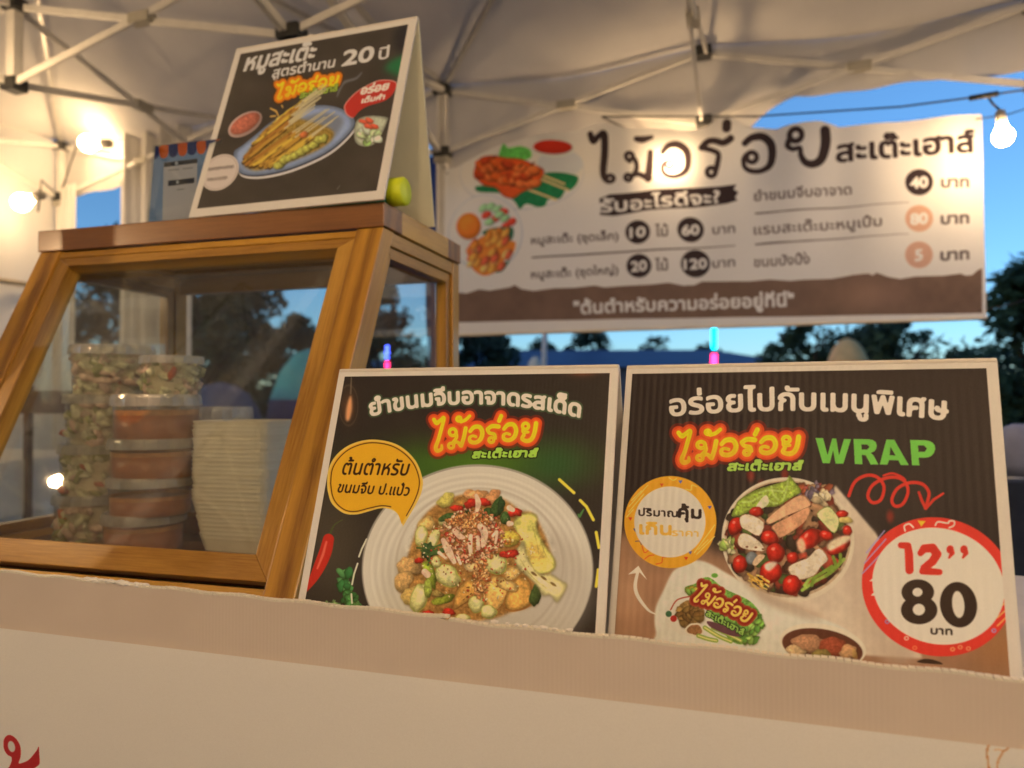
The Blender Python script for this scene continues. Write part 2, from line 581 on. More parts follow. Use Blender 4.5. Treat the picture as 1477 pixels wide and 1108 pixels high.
    def textmask(s, txt, p0, p1, up0, up1=None, arc=0, shear=0, hx=.55):
        """p0-p1 baseline; up = vector of one consonant height (hx em)"""
        co, loops = text_loops(txt)
        if not loops: return None
        up1 = up1 or up0
        p0 = np.array(s.t(*p0)); p1 = np.array(s.t(*p1))
        u0 = np.array(up0, float) / s.T[2]; u1 = np.array(up1, float) / s.T[2]
        x0, x1 = co[:, 0].min(), co[:, 0].max()
        t = (co[:, 0] - x0) / (x1 - x0)
        k = co[:, 1] / hx
        P = p0 + t[:, None] * (p1 - p0) + k[:, None] * (u0 + (u1 - u0) * t[:, None])
        P[:, 1] -= arc / s.T[2] * 4 * t * (1 - t)
        P[:, 0] += arc / s.T[2] * 4 * (1 - 2 * t) * k * -.0
        P += shear * k[:, None] * (p1 - p0) / np.linalg.norm(p1 - p0) * np.linalg.norm(u0)
        cx, cy = happly(s.Hm, P[:, 0], P[:, 1])
        pad = 14 * s.sc / 2 + 6
        X0, X1 = max(0, int(cx.min() - pad)), min(s.W, int(cx.max() + pad))
        Y0, Y1 = max(0, int(cy.min() - pad)), min(s.H, int(cy.max() + pad))
        if X1 <= X0 or Y1 <= Y0: return None
        ss = 2
        m = np.zeros(((Y1 - Y0) * ss, (X1 - X0) * ss), np.float32)
        ax, ay = (cx - X0) * ss - .5, (cy - Y0) * ss - .5
        wn = np.zeros((m.shape[0], m.shape[1] + 1), np.int16)
        for L in loops:
            xs, ys = ax[L], ay[L]
            for x1, y1, x2, y2 in zip(xs, ys, np.roll(xs, -1), np.roll(ys, -1)):
                if y1 == y2: continue
                sg = 1 if y2 > y1 else -1
                lo, hi = (y1, y2) if sg > 0 else (y2, y1)
                j0, j1 = max(0, math.ceil(lo)), min(m.shape[0] - 1, math.ceil(hi) - 1)
                for j in range(j0, j1 + 1):
                    xi = x1 + (j - y1) * (x2 - x1) / (y2 - y1)
                    k = min(max(int(math.ceil(xi)), 0), m.shape[1])
                    wn[j, k] += sg
        m = (np.cumsum(wn, axis=1)[:, :-1] != 0).astype(np.float32)
        m = m.reshape(Y1 - Y0, ss, X1 - X0, ss).mean((1, 3))
        return (slice(Y0, Y1), slice(X0, X1)), m
    def dil(s, m, r):
        """grow a mask by about r photo pixels, rounding its corners"""
        k = r * s.sc
        if k < .5: return m
        n = int(math.ceil(k * 2)); 
        out = m.copy()
        # distance-like growth: repeated small maxima in a disc
        steps = max(1, int(round(k)))
        for i in range(steps):
            p = np.pad(out, 1)
            q = np.maximum.reduce([p[1:-1, 1:-1], p[:-2, 1:-1], p[2:, 1:-1], p[1:-1, :-2], p[1:-1, 2:]])
            if i % 2: q = np.maximum.reduce([q, p[:-2, :-2], p[2:, 2:], p[:-2, 2:], p[2:, :-2]])
            out = q
        return smooth(blur(out, 1), .3, .7)
    def text(s, txt, p0, p1, up0, col, up1=None, bold=0, outline=(), arc=0, shear=0, a=1.0, hx=.55, grad=None):
        r = s.textmask(txt, p0, p1, up0, up1, arc, shear, hx)
        if r is None: return
        sl, m = r
        for (ow, oc) in outline:
            s.put(sl, s.dil(m, bold + ow), oc, a)
        mm = s.dil(m, bold) if bold else m
        if grad is not None:
            h = mm.shape[0]; t = np.linspace(0, 1, h)[:, None, None]
            c = (np.array(col) * (1 - t) + np.array(grad) * t) / 255. * np.ones(mm.shape + (1,))
            s.put(sl, mm, c, a)
        else: s.put(sl, mm, col, a)
    def flecks(s, cx, cy, rx, ry, n, sz, cols, seed, rot=0, elong=1.6, a=1.0):
        q = random.Random(seed)
        for i in range(n):
            th, r = q.uniform(0, 6.283), math.sqrt(q.random())
            u, v = r * rx * math.cos(th), r * ry * math.sin(th)
            c_, s_ = math.cos(R_(rot)), math.sin(R_(rot))
            x, y = cx + u * c_ - v * s_, cy + u * s_ + v * c_
            k = q.uniform(.5, 1.3) * sz
            c = np.array(q.choice(cols)) * q.uniform(.82, 1.15)
            s.ell(x, y, k * elong, k, np.clip(c, 0, 255), rot=q.uniform(0, 180), irr=.3, seed=q.randint(0, 9999), shade=.5, a=a)
    def image(s, name, grain=.012):
        """to base colour: divide by the light the photograph has on white there"""
        r = np.random.default_rng(5)
        c = S2L(np.clip(s.img, 0, 1)) / (S2L(s.white) / .80)
        c = L2S(np.clip(c, .004, .9)) + r.normal(0, grain, (s.H, s.W, 1))
        px = np.ones((s.H, s.W, 4), np.float32)
        px[..., :3] = np.clip(c, 0, 1)[::-1]
        im = bpy.data.images.new(name, s.W, s.H)
        im.pixels.foreach_set(px.ravel())
        im.update(); im.pack()
        return im
def print_mat(name, im, rough=.35, flute=None, trans=0, coat=0, spec=.12):
    m, n, out = new_mat(name)
    p = node(n, 'ShaderNodeBsdfPrincipled', Roughness=rough)
    p.inputs['Coat Weight'].default_value = coat
    p.inputs['Specular IOR Level'].default_value = spec
    t = node(n, 'ShaderNodeTexImage'); t.image = im; t.extension = 'EXTEND'
    n.links.new(t.outputs[0], p.inputs['Base Color'])
    if flute:
        tc = node(n, 'ShaderNodeTexCoord')
        sp = node(n, 'ShaderNodeSeparateXYZ'); n.links.new(tc.outputs['UV'], sp.inputs[0])
        mu = node(n, 'ShaderNodeMath', operation='MULTIPLY'); mu.inputs[1].default_value = flute[0] * 2 * math.pi
        n.links.new(sp.outputs[0], mu.inputs[0])
        sn = node(n, 'ShaderNodeMath', operation='SINE'); n.links.new(mu.outputs[0], sn.inputs[0])
        b = node(n, 'ShaderNodeBump', Strength=1.0, Distance=flute[1])
        n.links.new(sn.outputs[0], b.inputs['Height'])
        no = node(n, 'ShaderNodeTexNoise', Scale=6.0, Detail=3.0); n.links.new(tc.outputs['Object'], no.inputs['Vector'])
        b2 = node(n, 'ShaderNodeBump', Strength=1.0, Distance=.003)
        n.links.new(no.outputs['Fac'], b2.inputs['Height']); n.links.new(b.outputs[0], b2.inputs['Normal'])
        n.links.new(b2.outputs[0], p.inputs['Normal'])
    last = p
    if trans:
        tl = node(n, 'ShaderNodeBsdfTranslucent'); n.links.new(t.outputs[0], tl.inputs[0])
        mx = node(n, 'ShaderNodeMixShader'); mx.inputs[0].default_value = trans
        n.links.new(p.outputs[0], mx.inputs[1]); n.links.new(tl.outputs[0], mx.inputs[2]); last = mx
    n.links.new(last.outputs[0], out.inputs[0])
    return m
# the round lettering of the stall's logo, traced once (strokes with radii, crop units)
def ring(x, y, r, w_, n=14):
    return [(x + r * math.cos(6.2832 * k / n), y + r * math.sin(6.2832 * k / n), w_ / 2) for k in range(n + 1)]
LOGO = [[(192, 188, 20), (222, 225, 23), (262, 195, 20), (298, 172, 20), (268, 300, 20), (240, 400, 20), (212, 480, 22), (228, 518, 23), (272, 500, 18), (275, 462, 13)],
        ring(393, 322, 36, 36), [(428, 330, 18), (432, 380, 18), (385, 440, 18)], ring(375, 465, 28, 32), [(400, 445, 17), (440, 425, 17), (478, 462, 22)],
        [(530, 280, 22), (510, 380, 22), (482, 465, 22)],
        ring(458, 182, 22, 34), [(480, 212, 17), (530, 190, 18), (572, 150, 17)],
        [(578, 312, 20), (620, 268, 23), (680, 268, 24), (708, 325, 24), (690, 392, 24), (640, 430, 22), (583, 422, 22), (572, 380, 17), (605, 360, 15), (640, 370, 15)],
        [(762, 290, 20), (812, 258, 23), (880, 262, 24)], [(765, 300, 20), (785, 330, 19), (835, 345, 20), (845, 385, 18)], ring(803, 405, 26, 34),
        [(908, 150, 22), (886, 202, 22)],
        [(938, 287, 20), (980, 243, 23), (1040, 243, 24), (1068, 300, 24), (1050, 367, 24), (1000, 405, 22), (943, 397, 22), (932, 355, 17), (965, 335, 15), (1000, 345, 15)],
        ring(1168, 258, 32, 36), [(1140, 290, 17), (1145, 322, 17), (1195, 320, 15)], [(1150, 350, 20), (1132, 392, 21), (1180, 415, 23), (1230, 395, 24), (1262, 330, 24), (1280, 228, 24)]]
def logo(cv, a, b, c, ys=None, rings=((9, (120, 35, 25), .7), (5.5, (205, 70, 35), 1), (2.6, (225, 90, 40), 1)), small=None, k=1.0, top=(228, 205, 30), bot=(225, 160, 45)):
    """a, b, c: where (175,170), (1290,220) and (225,530) of the traced letters land in the photograph"""
    S = np.array([[175, 170, 1], [1290, 220, 1], [225, 530, 1]], float)
    A = np.linalg.solve(S, np.array([a, b, c], float))
    sc = math.hypot(b[0] - a[0], b[1] - a[1]) / 1116.
    T0 = cv.T; cv.T = (0, 0, 1)
    st = [[(*(np.array([x, y, 1]) @ A), r * sc) for x, y, r in (catmull(s_, 4, False) if len(s_) > 2 else s_)] for s_ in LOGO]
    for g, c_, al in rings:
        sl, m = cv.strokemask(st, g * k * sc * 7.4, .6)
        cv.put(sl, m, c_, al)
    sl, m = cv.strokemask(st, 0, .6)
    t = np.clip((cv.PY[sl] - a[1]) / (c[1] - a[1] + 1), 0, 1)[..., None]
    cv.put(sl, m, (np.array(top) * (1 - t) + np.array(bot) * t) / 255.)
    # thin orange contour drawn inside the letters
    sl2, m2 = cv.strokemask([[(x, y, .01) for x, y, r in q] for q in st], .35 * sc * 7.4 * k, .35)
    cv.put(sl2, m2, (205, 150, 30), .55)
    cv.T = T0
# ------------------------------------------------------------------ the three tent cards: where they stand
def card_geo(tl, yaw, lean, w_, h_):
    R, N = axes(yaw)
    T = V(*tl) + UP * EYE
    dn = (-UP * math.cos(lean) - N * math.sin(lean)) * h_
    return dict(R=R, N=N, T=T, dn=dn, w=w_, h=h_, lean=lean,
                quad=[T, T + R * w_, T + R * w_ + dn, T + dn])
G1 = V(-.7034, 1.5831, .3955) * 1.0
_l = R_(19.22); _R, _N = axes(R_(18.01))
_up = (UP * math.cos(_l) + _N * math.sin(_l)) * .4653
CARD1 = card_geo(G1 + _up, R_(18.01), _l, .4737, .4653)
CARD2 = card_geo((-.2457, 1.0403, .04), R_(18.26), R_(18.07), .3997, .38 / math.cos(R_(18.07)))
CARD3 = card_geo((.1492, .9496, .04), R_(23.26), R_(16.6), .4081, .38 / math.cos(R_(16.6)))
def quad_px(g): return [project(p) for p in g['quad']]
def inset(q, l, t, r, b):
    """inner quad of a card, margins as fractions"""
    H = homography([(0, 0), (1, 0), (1, 1), (0, 1)], q)
    return [tuple(float(c) for c in happly(H, x, y)) for x, y in ((l, t), (1 - r, t), (1 - r, 1 - b), (l, 1 - b))]

CREAM, DARK = (210, 195, 185), (50, 40, 37)
# ---- card 1, on the cabinet: pork satay
q1 = quad_px(CARD1)
c1 = Canvas(900, 884, q1, (212, 192, 165), (212, 192, 165))
i1 = inset(q1, .035, .035, .04, .045)
c1.poly(i1, (72, 62, 50), sm=False, soft=.4)
sl, m = c1.polymask(i1); c1.clip = np.zeros((c1.H, c1.W)); c1.clip[sl] = m
nz = vnoise(c1.PX, c1.PY, 60, 3) * .6 + vnoise(c1.PX, c1.PY, 18, 8) * .4
c1.img *= (1 + .22 * (nz - .5) * c1.clip)[..., None]
c1.T = (270, 20, 3.695)
c1.poly([(1090, 250), (1200, 215), (1170, 330), (1060, 300)], (45, 105, 60), soft=4)
c1.poly([(1110, 90), (1190, 50), (1185, 200), (1110, 190)], (42, 38, 38), soft=5, a=.8)
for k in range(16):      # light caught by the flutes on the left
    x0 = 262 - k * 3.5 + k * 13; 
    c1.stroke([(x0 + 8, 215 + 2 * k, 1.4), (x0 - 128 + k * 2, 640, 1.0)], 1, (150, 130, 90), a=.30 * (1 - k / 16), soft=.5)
c1.text('หมูสะเต๊ะ', (302, 306), (672, 238), (8, -66), CREAM, bold=1.2, shear=.22)
c1.text('สูตรตำนาน', (452, 342), (782, 284), (5, -40), CREAM, bold=.5, shear=.1)
c1.text('20', (825, 278), (985, 250), (8, -80), CREAM, bold=1.3, hx=.72, shear=.1)
c1.text('ปี', (1020, 245), (1072, 236), (5, -48), CREAM, bold=.6)
c1.stroke([(930, 315, 3), (900, 345, 6), (840, 365, 7), (815, 400, 6), (800, 440, 3)], 3, (150, 150, 150), a=.45, soft=1.5, sm=True)
logo(c1, (399, 121), (489, 109), (402, 144), rings=((11, (90, 55, 25), .6), (6.5, (225, 120, 30), 1)), top=(250, 205, 40), bot=(245, 180, 40))
c1.text('สะเต๊ะเฮาส์', (600, 452), (800, 410), (3, -26), (150, 165, 60), bold=.5, outline=((.8, (50, 60, 30)),))
for p in ([(445, 505, 4), (475, 520, 5), (487, 545, 3)], [(445, 548, 4), (470, 545, 4)], [(505, 490, 4), (510, 500, 3)]):
    c1.stroke(p, 3, (215, 165, 80))
c1.T = (330, 120, 5.908)
PL = [(45, 590), (120, 530), (230, 440), (400, 310), (700, 200), (900, 200), (1040, 270), (1072, 350), (1000, 455), (850, 580), (650, 680), (450, 750), (250, 785), (110, 770), (60, 700)]
c1.poly([(x + 12, y + 32) for x, y in PL], (205, 190, 175))
c1.poly([(x + 6, y + 12) for x, y in PL], (60, 62, 75))
c1.poly(PL, (140, 150, 170), shade=6, tex=.05)
c1.poly([(150, 620), (300, 470), (700, 270), (900, 260), (980, 340), (800, 560), (450, 700), (200, 740), (110, 710)], (118, 120, 128), soft=3)
c1.poly([(130, 660), (260, 450), (480, 260), (600, 300), (880, 400), (840, 520), (600, 640), (330, 730), (200, 740)], (150, 118, 52), soft=1.5, tex=.3, ts=2)
q = random.Random(3)
for k in range(23):      # the sticks, bare at their upper right ends
    t = k / 22
    SP = [(480, 275), (400, 340), (310, 410), (235, 490), (160, 600), (130, 655), (200, 710), (320, 715), (430, 690)]
    u_ = t * 7.99; a0, a1 = SP[int(u_)], SP[int(u_) + 1]; u_ -= int(u_)
    x0, y0 = a0[0] + (a1[0] - a0[0]) * u_ + q.uniform(-12, 12), a0[1] + (a1[1] - a0[1]) * u_ + q.uniform(-12, 12)
    L = 440 + 400 * min(1, t * 1.5) - 250 * max(0, t - .7) / .3 + q.uniform(-60, 60)
    an = R_(-36 + q.uniform(-3, 3))
    x1, y1 = x0 + L * math.cos(an), y0 + L * math.sin(an)
    f = .58
    xm, ym = x0 + (x1 - x0) * f, y0 + (y1 - y0) * f
    c1.stroke([(x0, y0 + 13, 15), (xm, ym + 12, 13)], 5, (70, 46, 24), a=.85, soft=.9)
    cc = np.array(q.choice([(208, 170, 66), (186, 138, 56), (220, 192, 100), (168, 112, 48)]))
    pts = [(x0 + (xm - x0) * j / 6 + q.uniform(-5, 5), y0 + (ym - y0) * j / 6 + q.uniform(-5, 5), q.uniform(8, 17)) for j in range(7)]
    c1.stroke(pts, 8, cc, soft=.7)
    for j in range(3):
        j2 = q.random(); c1.ell(x0 + (xm - x0) * j2, y0 + (ym - y0) * j2, 20, 7, (110, 74, 38), rot=-38, a=.6, irr=.3, seed=k * 5 + j)
    c1.stroke([(xm, ym, 6), (x1, y1, 3.5)], 3, (196, 176, 128), soft=.5)
for k in range(9):
    c1.ell(430 + k * 48 + q.uniform(-10, 10), 690 - k * 28 + q.uniform(-14, 14), 48, 34, (178, 170, 78), rot=-30, irr=.25, seed=k, shade=.7, tex=.15)
c1.ell(640, 440, 40, 26, (200, 110, 60), rot=-30, irr=.2, seed=4, shade=.5)
c1.ell(140, 352, 162, 88, (196, 160, 140), rot=-32, shade=.3)
c1.ell(140, 345, 140, 66, (186, 104, 78), rot=-32, tex=.18, shade=.3)
c1.poly([(1070, 470), (1085, 330), (1180, 280), (1340, 290), (1350, 330), (1280, 480), (1200, 540), (1110, 530)], (176, 172, 140), shade=3, tex=.1)
c1.flecks(1200, 450, 90, 60, 16, 24, [(190, 200, 140), (140, 165, 90), (205, 205, 170)], 4)
for x, y in ((1150, 330), (1200, 320), (1240, 370), (1190, 370)):
    c1.ell(x, y, 40, 20, (222, 96, 64), rot=20, irr=.2, seed=x, shade=.4)
RB = [(990, 180), (1080, 80), (1200, 8), (1300, -28), (1425, -10), (1405, 80), (1330, 150), (1180, 198), (1100, 250), (1055, 300), (1005, 272), (985, 230)]
c1.poly(RB, (206, 130, 110)); c1.T = (330 + .6, 120 + .3, 5.908)
c1.poly([(1195 + (x - 1195) * .965, 130 + (y - 130) * .95) for x, y in RB], (184, 54, 42))
c1.T = (330, 120, 5.908)
c1.text('อร่อย', (1122, 98), (1352, 56), (6, -52), (228, 205, 190), bold=.9, shear=.2)
c1.text('เต็มคำ', (1130, 172), (1322, 136), (5, -34), (228, 205, 190), bold=.5, shear=.2)
c1.T = (270, 20, 3.695)
c1.ell(175, 846, 112, 84, (204, 182, 160), rot=-42)
c1.ell(175, 846, 103, 76, (120, 100, 90), rot=-42, inner=.975, soft=.3, a=.6)
for yb, x0, x1 in ((838, 100, 245), (892, 108, 215)):       # two lines too small to be read in the photograph
    q = random.Random(yb)
    x = x0
    while x < x1:
        y = yb - (x - x0) * .12
        c1.stroke([(x, y, 1.6), (x + 3, y - 13, 1.8), (x + 8, y - 12 + q.uniform(-3, 3), 1.6), (x + 9, y + q.uniform(-3, 4), 1.6)], 2, (84, 70, 64), a=.85, soft=.4)
        x += q.uniform(10, 14)
c1.stroke([(800, 935, 3), (815, 915, 2)], 2, (120, 110, 95), a=.6)
c1.clip = None; c1.T = (0, 0, 1)

# ---- card 2: dumpling salad
q2 = quad_px(CARD2)
c2 = Canvas(960, 960, q2, (198, 178, 172), (198, 178, 172))
i2 = inset(q2, .026, .022, .027, .03)
c2.poly(i2, (47, 38, 36), sm=False, soft=.4)
sl, m = c2.polymask(i2); c2.clip = np.zeros((c2.H, c2.W)); c2.clip[sl] = m
full = (slice(0, c2.H), slice(0, c2.W))
def glow(cv, x, y, rx, ry, col, a):
    r = np.hypot((cv.PX - x) / rx, (cv.PY - y) / ry)
    cv.put((slice(0, cv.H), slice(0, cv.W)), np.exp(-r * r * 1.6), col, a)
glow(c2, 480, 790, 60, 110, (78, 66, 54), .7)
glow(c2, 690, 668, 165, 38, (70, 100, 30), .95)
glow(c2, 600, 690, 60, 50, (58, 88, 34), .8)
glow(c2, 800, 670, 60, 40, (44, 74, 42), .8)
glow(c2, 840, 530, 26, 12, (205, 95, 50), .9); glow(c2, 840, 528, 9, 6, (240, 150, 80), .9)
glow(c2, 503, 588, 13, 26, (120, 70, 45), .5)
c2.poly([(499, 605), (500, 588), (506, 570), (508, 588), (504, 606)], (205, 140, 100), soft=1.5)
c2.ell(503, 585, 14, 30, (96, 74, 62), inner=.93, soft=1, a=.5)
c2.stroke([(507, 545, 1), (506, 568, 1.5)], 1, (110, 90, 75), a=.7)
# chilli, herbs, chalk dashes
c2.stroke([(494, 750, .8), (482, 758, 1.2), (476, 772, 2)], 1, (70, 72, 44), sm=True)
c2.stroke([(474, 778, 8), (470, 795, 9), (462, 815, 8.5), (452, 835, 6), (441, 852, 2.5)], 5, (175, 42, 32), sm=True, soft=.9)
c2.stroke([(471, 782, 1.5), (466, 800, 2), (458, 820, 1.2)], 1, (214, 110, 92), a=.7, soft=1.2)
c2.flecks(499, 838, 10, 18, 26, 4.5, [(70, 120, 66), (92, 142, 84), (52, 96, 52)], 8)
c2.flecks(505, 866, 13, 12, 22, 4, [(80, 130, 70), (110, 152, 80), (60, 100, 52)], 9)
c2.flecks(478, 872, 10, 4, 10, 3, [(120, 140, 90), (90, 110, 70)], 10)
for p in ([(529, 778), (522, 792), (518, 803)], [(516, 813), (511, 828), (508, 843)], [(507, 857), (508, 870)]):
    c2.stroke([(x, y, 1.3) for x, y in p], 1.3, (198, 186, 170))
# the plate
c2.ell(689, 822, 167, 152, (150, 138, 134), soft=1.2)
c2.ell(689, 823, 165, 150, (198, 182, 176))
R2 = np.hypot((c2.PX - 689) / 165, (c2.PY - 823) / 150)
rip = np.sin(R2 * 165 / 6.2 * 2 * math.pi * .62) * smooth(R2, .70, .74) * (1 - smooth(R2, .93, .96))
c2.img = np.clip(c2.img * (1 + (.035 * rip * c2.clip * (R2 < 1))[..., None]), 0, 1)
c2.ell(692, 815, 122, 112, (170, 154, 148), inner=.97, soft=1.6, a=.6)
c2.ell(760, 850, 95, 92, (150, 134, 128), soft=18, a=.45)
c2.ell(610, 850, 60, 70, (165, 150, 140), soft=14, a=.35)
c2.T = (560, 680, 5.036)
c2.poly([(240, 350), (380, 225), (600, 160), (830, 200), (960, 285), (1070, 330), (1190, 650), (1100, 900), (1050, 975), (900, 1020), (760, 1070), (520, 1090), (250, 1060), (140, 950), (60, 800), (140, 620), (180, 500)], (150, 104, 58), soft=1.2, tex=.3, ts=5)
for x, y, r_, cl in ((150, 690, 80, (196, 150, 100)), (110, 800, 75, (190, 146, 96)), (180, 900, 80, (186, 150, 90)), (280, 380, 60, (200, 160, 100)), (420, 210, 60, (196, 176, 96)), (640, 180, 70, (198, 140, 96)), (760, 190, 60, (190, 130, 90))):
    c2.ell(x, y, r_, r_ * .85, cl, irr=.3, seed=x, shade=.5, tex=.22, ts=3, soft=1.2)
def wedge(pts, fill, rim, tex=.1):
    c2.poly(pts, rim, soft=.6)
    mx, my = sum(p[0] for p in pts) / len(pts), sum(p[1] for p in pts) / len(pts)
    c2.poly([(mx + (x - mx) * .88, my + (y - my) * .88) for x, y in pts], fill, shade=3, tex=tex, ts=3)
wrapc = [(206, 156, 92), (192, 138, 74), (212, 168, 106)]
wedge([(720, 770), (830, 750), (880, 850), (850, 950), (770, 1030), (700, 960)], wrapc[0], (150, 98, 52), .16)
wedge([(860, 880), (940, 760), (1030, 780), (1045, 960), (920, 1020), (840, 990)], wrapc[1], (148, 96, 50), .16)
wedge([(800, 760), (940, 820), (925, 880), (800, 840)], wrapc[2], (160, 110, 60), .12)
wedge([(500, 850), (620, 765), (650, 880), (530, 980), (470, 1000)], wrapc[1], (140, 92, 50), .16)
wedge([(860, 700), (980, 700), (930, 780), (850, 790)], wrapc[2], (160, 110, 60), .12)
wedge([(540, 670), (620, 600), (690, 600), (640, 720), (570, 730)], (214, 178, 130), (150, 100, 60), .1)
cuc, rim = (206, 192, 130), (150, 150, 74)
for x, y, rx, ry, ro in ((240, 470, 46, 78, 12), (330, 495, 40, 82, 20), (430, 760, 98, 80, 15), (780, 675, 84, 78, 0), (640, 965, 58, 62, 0), (225, 920, 62, 110, 15), (730, 1020, 60, 50, 0), (400, 370, 34, 26, 0), (545, 1060, 50, 26, 0), (350, 660, 40, 40, 0)):
    c2.ell(x, y, rx, ry, rim, rot=ro, irr=.12, seed=x + 1)
    c2.ell(x - 2, y - 2, rx * .9, ry * .9, cuc, rot=ro, irr=.16, seed=x + 1, shade=.45, tex=.16, ts=3, soft=1.2)
    c2.ell(x + rx * .1, y, rx * .45, ry * .45, (216, 206, 158), rot=ro, irr=.3, seed=x, soft=2.5, a=.7)
for x, y, rx, ry, ro, cl in ((300, 740, 40, 110, -20, (134, 142, 52)), (400, 930, 80, 36, -25, (128, 132, 48)), (290, 850, 34, 60, 0, (150, 156, 70)), (360, 890, 40, 26, 0, (150, 122, 70)), (1070, 900, 40, 80, 0, (62, 74, 38))):
    c2.ell(x, y, rx, ry, cl, rot=ro, irr=.25, seed=y, shade=.6, tex=.2)
# cabbage
c2.poly([(905, 385), (960, 310), (1075, 315), (1085, 420), (1135, 530), (1215, 650), (1190, 725), (1060, 745), (960, 600), (930, 440)], (204, 190, 108), soft=.8, tex=.14, ts=5, shade=3)
c2.poly([(1030, 500), (1120, 560), (1150, 680), (1060, 690), (1000, 600)], (206, 164, 88), soft=3, tex=.2, a=.8)
c2.poly([(920, 600), (960, 520), (990, 510), (1010, 620), (1090, 740), (1180, 745), (1250, 790), (1300, 830), (1230, 950), (1180, 900), (1120, 900), (1080, 830), (990, 745), (930, 680)], (214, 194, 142), soft=.8, shade=4, tex=.08, ts=4)
for p in ([(1000, 600), (1080, 740), (1200, 830)], [(960, 640), (1040, 760), (1150, 850)], [(1100, 460), (1140, 600), (1200, 680)], [(1050, 400), (1080, 520), (1100, 640)]):
    c2.stroke([(x, y, 3) for x, y in p], 3, (150, 132, 70), a=.5, soft=.8, sm=True)
for x, y in ((1060, 745), (1130, 775), (1200, 820)): c2.ell(x, y, 26, 9, (110, 84, 48), rot=35)
# egg, herbs, chilli, shallot and ground peanut on top
c2.ell(880, 500, 84, 76, (168, 110, 60), irr=.08, seed=3)
c2.ell(876, 490, 76, 62, (206, 174, 78), irr=.1, seed=3, shade=.5, tex=.2)
c2.flecks(880, 510, 40, 24, 12, 9, [(226, 190, 130), (180, 120, 50)], 3)
for x, y, rx, ry, ro in ((600, 268, 60, 36, 10), (720, 320, 80, 46, -20), (790, 260, 40, 70, 20), (850, 340, 44, 40, 0), (430, 330, 60, 26, -20), (290, 580, 44, 70, 20), (350, 590, 70, 18, -10), (820, 250, 30, 50, 0)):
    c2.ell(x, y, rx, ry, q.choice([(62, 82, 44), (84, 108, 48), (48, 66, 40)]), rot=ro, irr=.35, seed=int(x * 3), shade=.5, tex=.25)
for p in ([(210, 555), (300, 560), (390, 530)], [(240, 575), (300, 620), (290, 680)], [(300, 560), (340, 570), (420, 560)]):
    c2.stroke([(x, y, 7) for x, y in p], 6, (66, 84, 44), sm=True)
for x, y, rx, ry in ((600, 235, 50, 34), (500, 268, 44, 26), (700, 225, 46, 28), (925, 300, 42, 34), (225, 648, 34, 20), (290, 1030, 44, 20), (440, 1022, 52, 24), (880, 600, 60, 34), (560, 400, 44, 20)):
    c2.ell(x, y, rx, ry, (178, 46, 36), irr=.3, seed=int(x), shade=.6, tex=.15)
c2.flecks(610, 470, 230, 200, 520, 10, [(206, 142, 112), (190, 118, 84), (214, 164, 134), (168, 84, 58), (222, 178, 150), (182, 60, 48), (150, 92, 52)], 5)
c2.flecks(680, 780, 60, 150, 120, 9, [(196, 130, 84), (168, 84, 50), (206, 150, 100)], 6)
c2.flecks(600, 360, 150, 50, 110, 9, [(206, 132, 80), (220, 158, 104), (178, 100, 60)], 7)
shal = (216, 176, 158)
for p in ([(640, 175, 12), (655, 230, 20), (645, 285, 12)], [(400, 500, 16), (440, 580, 26), (480, 660, 14)], [(480, 430, 16), (520, 470, 20), (550, 480, 10)], [(600, 470, 14), (595, 540, 16), (600, 590, 12)], [(670, 400, 22), (700, 450, 26), (690, 540, 16)], [(650, 480, 14), (655, 560, 14)], [(370, 590, 12), (420, 630, 10)], [(880, 265, 20), (905, 280, 16)], [(500, 610, 12), (525, 670, 10)], [(760, 470, 10), (790, 440, 10), (780, 520, 8)], [(880, 380, 20), (895, 380, 16)], [(265, 730, 22), (285, 750, 24)]):
    c2.stroke(p, 5, (176, 118, 104), soft=.6, sm=True, grow=.35); c2.stroke(p, 5, shal, soft=.6, sm=True)
c2.flecks(640, 620, 420, 330, 260, 5, [(222, 178, 140), (170, 60, 44), (230, 200, 160), (120, 76, 44)], 12)
# food is never one flat tone: mottle it as the lens saw it
food = blur((np.hypot((c2.PX - 692) / 108, (c2.PY - 806) / 88) < 1).astype(float), 6)
nz = vnoise(c2.PX, c2.PY, 9, 31) * .5 + vnoise(c2.PX, c2.PY, 3.2, 32) * .3 + vnoise(c2.PX, c2.PY, 1.3, 33) * .2
c2.img = np.clip(c2.img * (1 + (.5 * (nz - .5) * food)[..., None]), 0, 1)
c2.T = (0, 0, 1)
c2.text('ยำขนมจีบอาจาดรสเด็ด', (535, 600), (836, 602), (-2.4, -17.5), (214, 200, 192), up1=(2.0, -18), bold=1.25, outline=((2.2, (62, 72, 52)),), arc=18.5)
logo(c2, (623.7, 603), (774.7, 609.8), (630.5, 652))
c2.text('สะเต๊ะเฮาส์', (681, 661), (774, 659), (.8, -9), (152, 182, 74), bold=.7, outline=((1.5, (22, 26, 14)),), shear=.12)
for p in ([(807, 692), (828, 711)], [(837, 722), (846, 731), (856, 750)], [(860, 768), (864, 790)], [(863, 822), (860, 846)]):
    c2.stroke([(x, y, 2.2) for x, y in p], 2, (212, 186, 70), soft=.6)
c2.stroke([(842, 735, 1), (836, 745, 2), (834, 742, 1)], 1, (70, 110, 60))
c2.T = (460, 560, 5.541)
BUB = [(66, 760), (80, 640), (140, 535), (250, 452), (400, 412), (560, 428), (680, 484), (780, 590), (828, 720), (826, 810), (790, 905), (735, 1000), (676, 1098), (668, 1090), (640, 1020), (590, 975), (500, 960), (400, 985), (300, 1010), (200, 1000), (110, 930), (78, 850)]
c2.poly(BUB, (222, 166, 78)); c2.poly([(448 + (x - 448) * .955, 720 + (y - 720) * .95) for x, y in BUB], (212, 150, 38))
